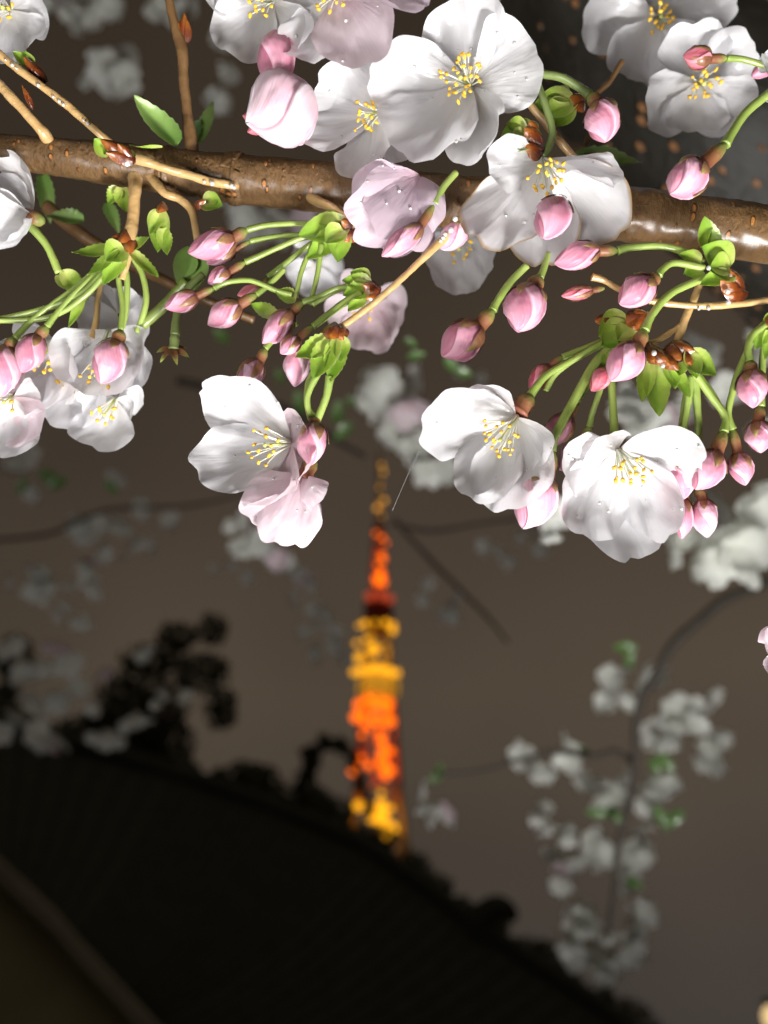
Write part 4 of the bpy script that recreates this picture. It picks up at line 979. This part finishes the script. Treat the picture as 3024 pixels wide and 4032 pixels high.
far([(1700, 1820, 70), (1640, 1790, 60)], .85, 'blurred grey blossom behind the left petals of the stamen fan blossom', 'soft pair behind')
far([(2450, 1580, 80), (2560, 1690, 80), (2480, 1660, 60), (2640, 1640, 70), (2850, 1500, 80), (2760, 1380, 70)], .62, 'blurred dim blossom behind the green stalks at right', 'soft blossoms behind the stalks')
far([(2180, 2020, 70), (2160, 2080, 60)], .5, 'blurred pale blossom between the two lower white blossoms', 'soft pair between the lower blossoms')
far([(440, 270, 80), (390, 310, 75), (460, 330, 65), (490, 220, 55)], .95, 'blurred grey blossom floating alone at upper left', 'grey bunch at upper left')
far([(240, 10, 60), (320, 30, 70), (270, 60, 50), (400, 0, 60), (450, 40, 60), (600, 10, 60), (760, 20, 60), (700, 40, 50)], .95, 'blurred grey blossom along the top edge at left', 'grey blossoms along the top edge')
far([(880, 380, 55), (900, 300, 45), (890, 160, 45), (860, 420, 40)], 1.1, 'blurred faint blossom left of the overhead cluster', 'faint blossoms by the overhead cluster')
far([(1000, 880, 80), (1080, 900, 80), (1180, 850, 70), (950, 820, 60), (880, 740, 60)], 1.1, 'blurred faint blossom under the branch above the bud stalks', 'faint blossoms under the branch')
far([(960, 2120, 60), (1020, 2150, 60), (1090, 2160, 60), (920, 2080, 45)], 1.05, 'blurred grey blossom under the crumpled blush one', 'grey blossoms under the blush one')
far([(300, 2080, 80), (420, 2050, 80), (460, 2160, 80), (540, 2060, 80), (620, 2120, 70), (520, 1930, 80), (100, 1860, 90), (180, 1900, 80), (330, 2160, 60), (380, 2200, 60)], 2.0, 'blurred dim blossom on the upper left background spray', 'dim upper left spray')
far([(200, 2290, 70), (300, 2270, 60), (350, 2320, 60), (230, 2340, 60), (260, 2400, 60), (290, 2430, 60), (160, 2330, 60), (100, 2330, 60)], 1.9, 'blurred dim blossom on the middle left background spray', 'dim middle left spray')
far([(80, 2600, 90), (160, 2680, 90), (220, 2620, 90), (280, 2740, 90), (330, 2700, 80), (60, 2830, 80), (150, 2880, 80), (250, 2920, 80), (370, 2890, 70), (420, 2870, 60), (500, 2880, 60), (90, 2750, 80), (560, 2570, 60), (600, 2830, 45), (680, 2750, 50), (590, 2800, 45)], 2.0, 'blurred dim blossom on the low left background spray over the dark tree', 'dim low left spray')
far([(1170, 2250, 60), (1200, 2330, 60), (1250, 2400, 60), (1210, 2450, 60), (1280, 2500, 60), (1300, 2560, 60), (900, 2230, 50), (1020, 2250, 50), (1330, 2450, 55)], 2.3, 'blurred very dim blossom left of the tower deck', 'dim blossoms left of the tower')
far([(1740, 2400, 60), (1780, 2460, 50), (1690, 2330, 50), (1960, 2190, 60), (2050, 2150, 60), (2150, 2120, 60), (1850, 1450, 50)], 1.9, 'blurred very dim blossom right of the tower top', 'dim blossoms right of the tower')
far([(3030, 1360, 60), (2970, 1330, 60), (3000, 1680, 60), (2580, 1500, 50)], .7, 'blurred dim blossom near the right edge behind the hanging pair', 'dim blossoms at the right edge')

def ftwig(pts, d, label, parent=None):
    o = mk('far_twig', tube([(PD(x, y, d), r * d / W) for x, y, r in pts], 8, 8, .2, 60), M['twig_far'])
    return tag(o, label, 'twig')
ftwig([(3150, 2230, 24), (3000, 2300, 23), (2860, 2360, 22), (2760, 2440, 21), (2650, 2540, 20), (2590, 2650, 19), (2530, 2740, 17), (2505, 2860, 16), (2500, 3020, 15), (2480, 3160, 13), (2440, 3300, 12), (2420, 3480, 11), (2390, 3700, 9)], .81, 'dark blurred twig descending from the right edge through the far blossoms')
ftwig([(2500, 3000, 13), (2420, 2960, 12), (2330, 2980, 11), (2200, 2960, 11), (2050, 2990, 10), (1900, 3035, 9), (1720, 3050, 8)], .83, 'thin dark far twig pointing left to the tower')
ftwig([(1555, 2040, 5), (1590, 2090, 8), (1700, 2210, 9), (1800, 2310, 8), (1920, 2430, 7), (2000, 2530, 5)], 2.0, 'dark blurred twig slanting down right of the tower top')
ftwig([(1540, 2060, 8), (1700, 2090, 8), (1900, 2060, 7), (2060, 2040, 8)], 1.5, 'dark blurred twig running right from the tower top')
ftwig([(-60, 2130, 8), (200, 2100, 8), (420, 2010, 7), (760, 1990, 6), (1000, 1930, 5)], 1.9, 'dim dark twig along the upper left background spray')
ftwig([(700, 1500, 16), (1100, 1600, 15), (1300, 1720, 14), (1440, 1800, 8)], 1.4, 'dark blurred twig passing behind the centre left blossom')
fl = random.Random(9)
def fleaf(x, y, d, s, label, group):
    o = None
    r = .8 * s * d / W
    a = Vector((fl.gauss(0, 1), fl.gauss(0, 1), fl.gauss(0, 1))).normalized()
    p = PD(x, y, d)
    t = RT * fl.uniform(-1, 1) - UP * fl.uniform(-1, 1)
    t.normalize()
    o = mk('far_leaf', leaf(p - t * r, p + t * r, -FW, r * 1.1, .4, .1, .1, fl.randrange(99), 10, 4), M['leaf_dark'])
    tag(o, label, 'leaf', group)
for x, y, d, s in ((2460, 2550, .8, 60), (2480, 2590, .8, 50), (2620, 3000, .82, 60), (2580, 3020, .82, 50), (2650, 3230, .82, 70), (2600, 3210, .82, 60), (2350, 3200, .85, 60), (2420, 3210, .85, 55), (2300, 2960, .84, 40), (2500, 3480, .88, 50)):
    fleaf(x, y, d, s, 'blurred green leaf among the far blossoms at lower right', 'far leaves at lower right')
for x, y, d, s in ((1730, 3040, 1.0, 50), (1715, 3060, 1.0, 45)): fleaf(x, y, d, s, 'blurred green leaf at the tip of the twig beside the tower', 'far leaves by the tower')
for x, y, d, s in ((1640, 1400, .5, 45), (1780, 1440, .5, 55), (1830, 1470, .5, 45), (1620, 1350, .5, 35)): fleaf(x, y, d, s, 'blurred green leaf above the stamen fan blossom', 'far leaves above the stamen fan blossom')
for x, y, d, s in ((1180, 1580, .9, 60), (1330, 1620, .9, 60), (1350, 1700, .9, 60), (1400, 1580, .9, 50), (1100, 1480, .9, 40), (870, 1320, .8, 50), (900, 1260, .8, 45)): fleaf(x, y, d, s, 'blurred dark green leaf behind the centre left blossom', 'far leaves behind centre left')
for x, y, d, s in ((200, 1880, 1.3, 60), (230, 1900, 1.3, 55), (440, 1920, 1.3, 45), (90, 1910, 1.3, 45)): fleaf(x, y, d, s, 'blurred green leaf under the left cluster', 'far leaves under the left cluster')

# water drops that the rain has left on the twigs
wm, wt_, wb = mat('water', 0.22, 0.8)
wb.inputs['Transmission Weight'].default_value = 0.45
wb.inputs['Base Color'].default_value = (0.9, 0.9, 0.88, 1)  # milky body colour stands in for the drops' white glints
wb.inputs['IOR'].default_value = 1.33
dv = ellipsoid(Vector((0, 0, 0)), Vector((0, 0, 1)), 1, 1, 10, 14)
dme = bpy.data.meshes.new('water_drop'); dme.from_pydata([tuple(p) for p in dv[0]], [], dv[1])
dme.polygons.foreach_set('use_smooth', [True] * len(dme.polygons)); dme.materials.append(wm)
def drops(pts, label, group):
    for x, y, z, r in pts:
        o = bpy.data.objects.new('water_drop', dme); COL.objects.link(o)
        o.location = P(x, y, z); s = r * KZ(z); o.scale = (s, s, s * 1.1)
        tag(o, label, 'water drop', group)
drops([(12 + i * 33, 228 + i * 25.6, -54 - i * 3, fr.uniform(4, 8)) for i in (0.3, 1.1, 1.6, 4.2, 6.0, 6.7, 7.2, 9.6, 10.1)], 'tiny water drop on the golden twig coming from the upper left', 'drops on the upper left twig')
drops([(835, 722, -124, 10), (912, 732, -146, 10), (922, 738, -146, 8), (805, 716, -122, 7)], 'tiny water drop on the short spur lying along the branch', 'drops on the spur')
drops([(1792, 862, -22, 11), (1775, 905, -18, 12), (1752, 922, -20, 10), (1744, 936, -18, 9), (1810, 845, -26, 9), (1735, 948, -18, 8)], 'tiny water drop on the wet diagonal twig', 'drops on the diagonal twig')
drops([(2790, 1214, -24, 8), (2868, 1190, -26, 10), (2752, 1216, -24, 6)], 'tiny water drop on the horizontal twig at right', 'drops on the horizontal twig')
drops([(2865, 1148, 55, 11), (2562, 1235, 10, 9), (2575, 1390, 30, 11), (2610, 1440, 35, 9), (2790, 1055, 55, 9)], 'tiny water drop on a green leaf shoot or its brown scales', 'drops on the shoots')

for p, r, lab in WET:
    o = bpy.data.objects.new('water_drop', dme); COL.objects.link(o)
    o.location = p - FW * r * .3; o.scale = (r, r, r)
    tag(o, 'tiny water drop on the ' + ' '.join(lab.split()[:11]), 'water drop', 'drops on the ' + ' '.join(lab.split()[:11]))
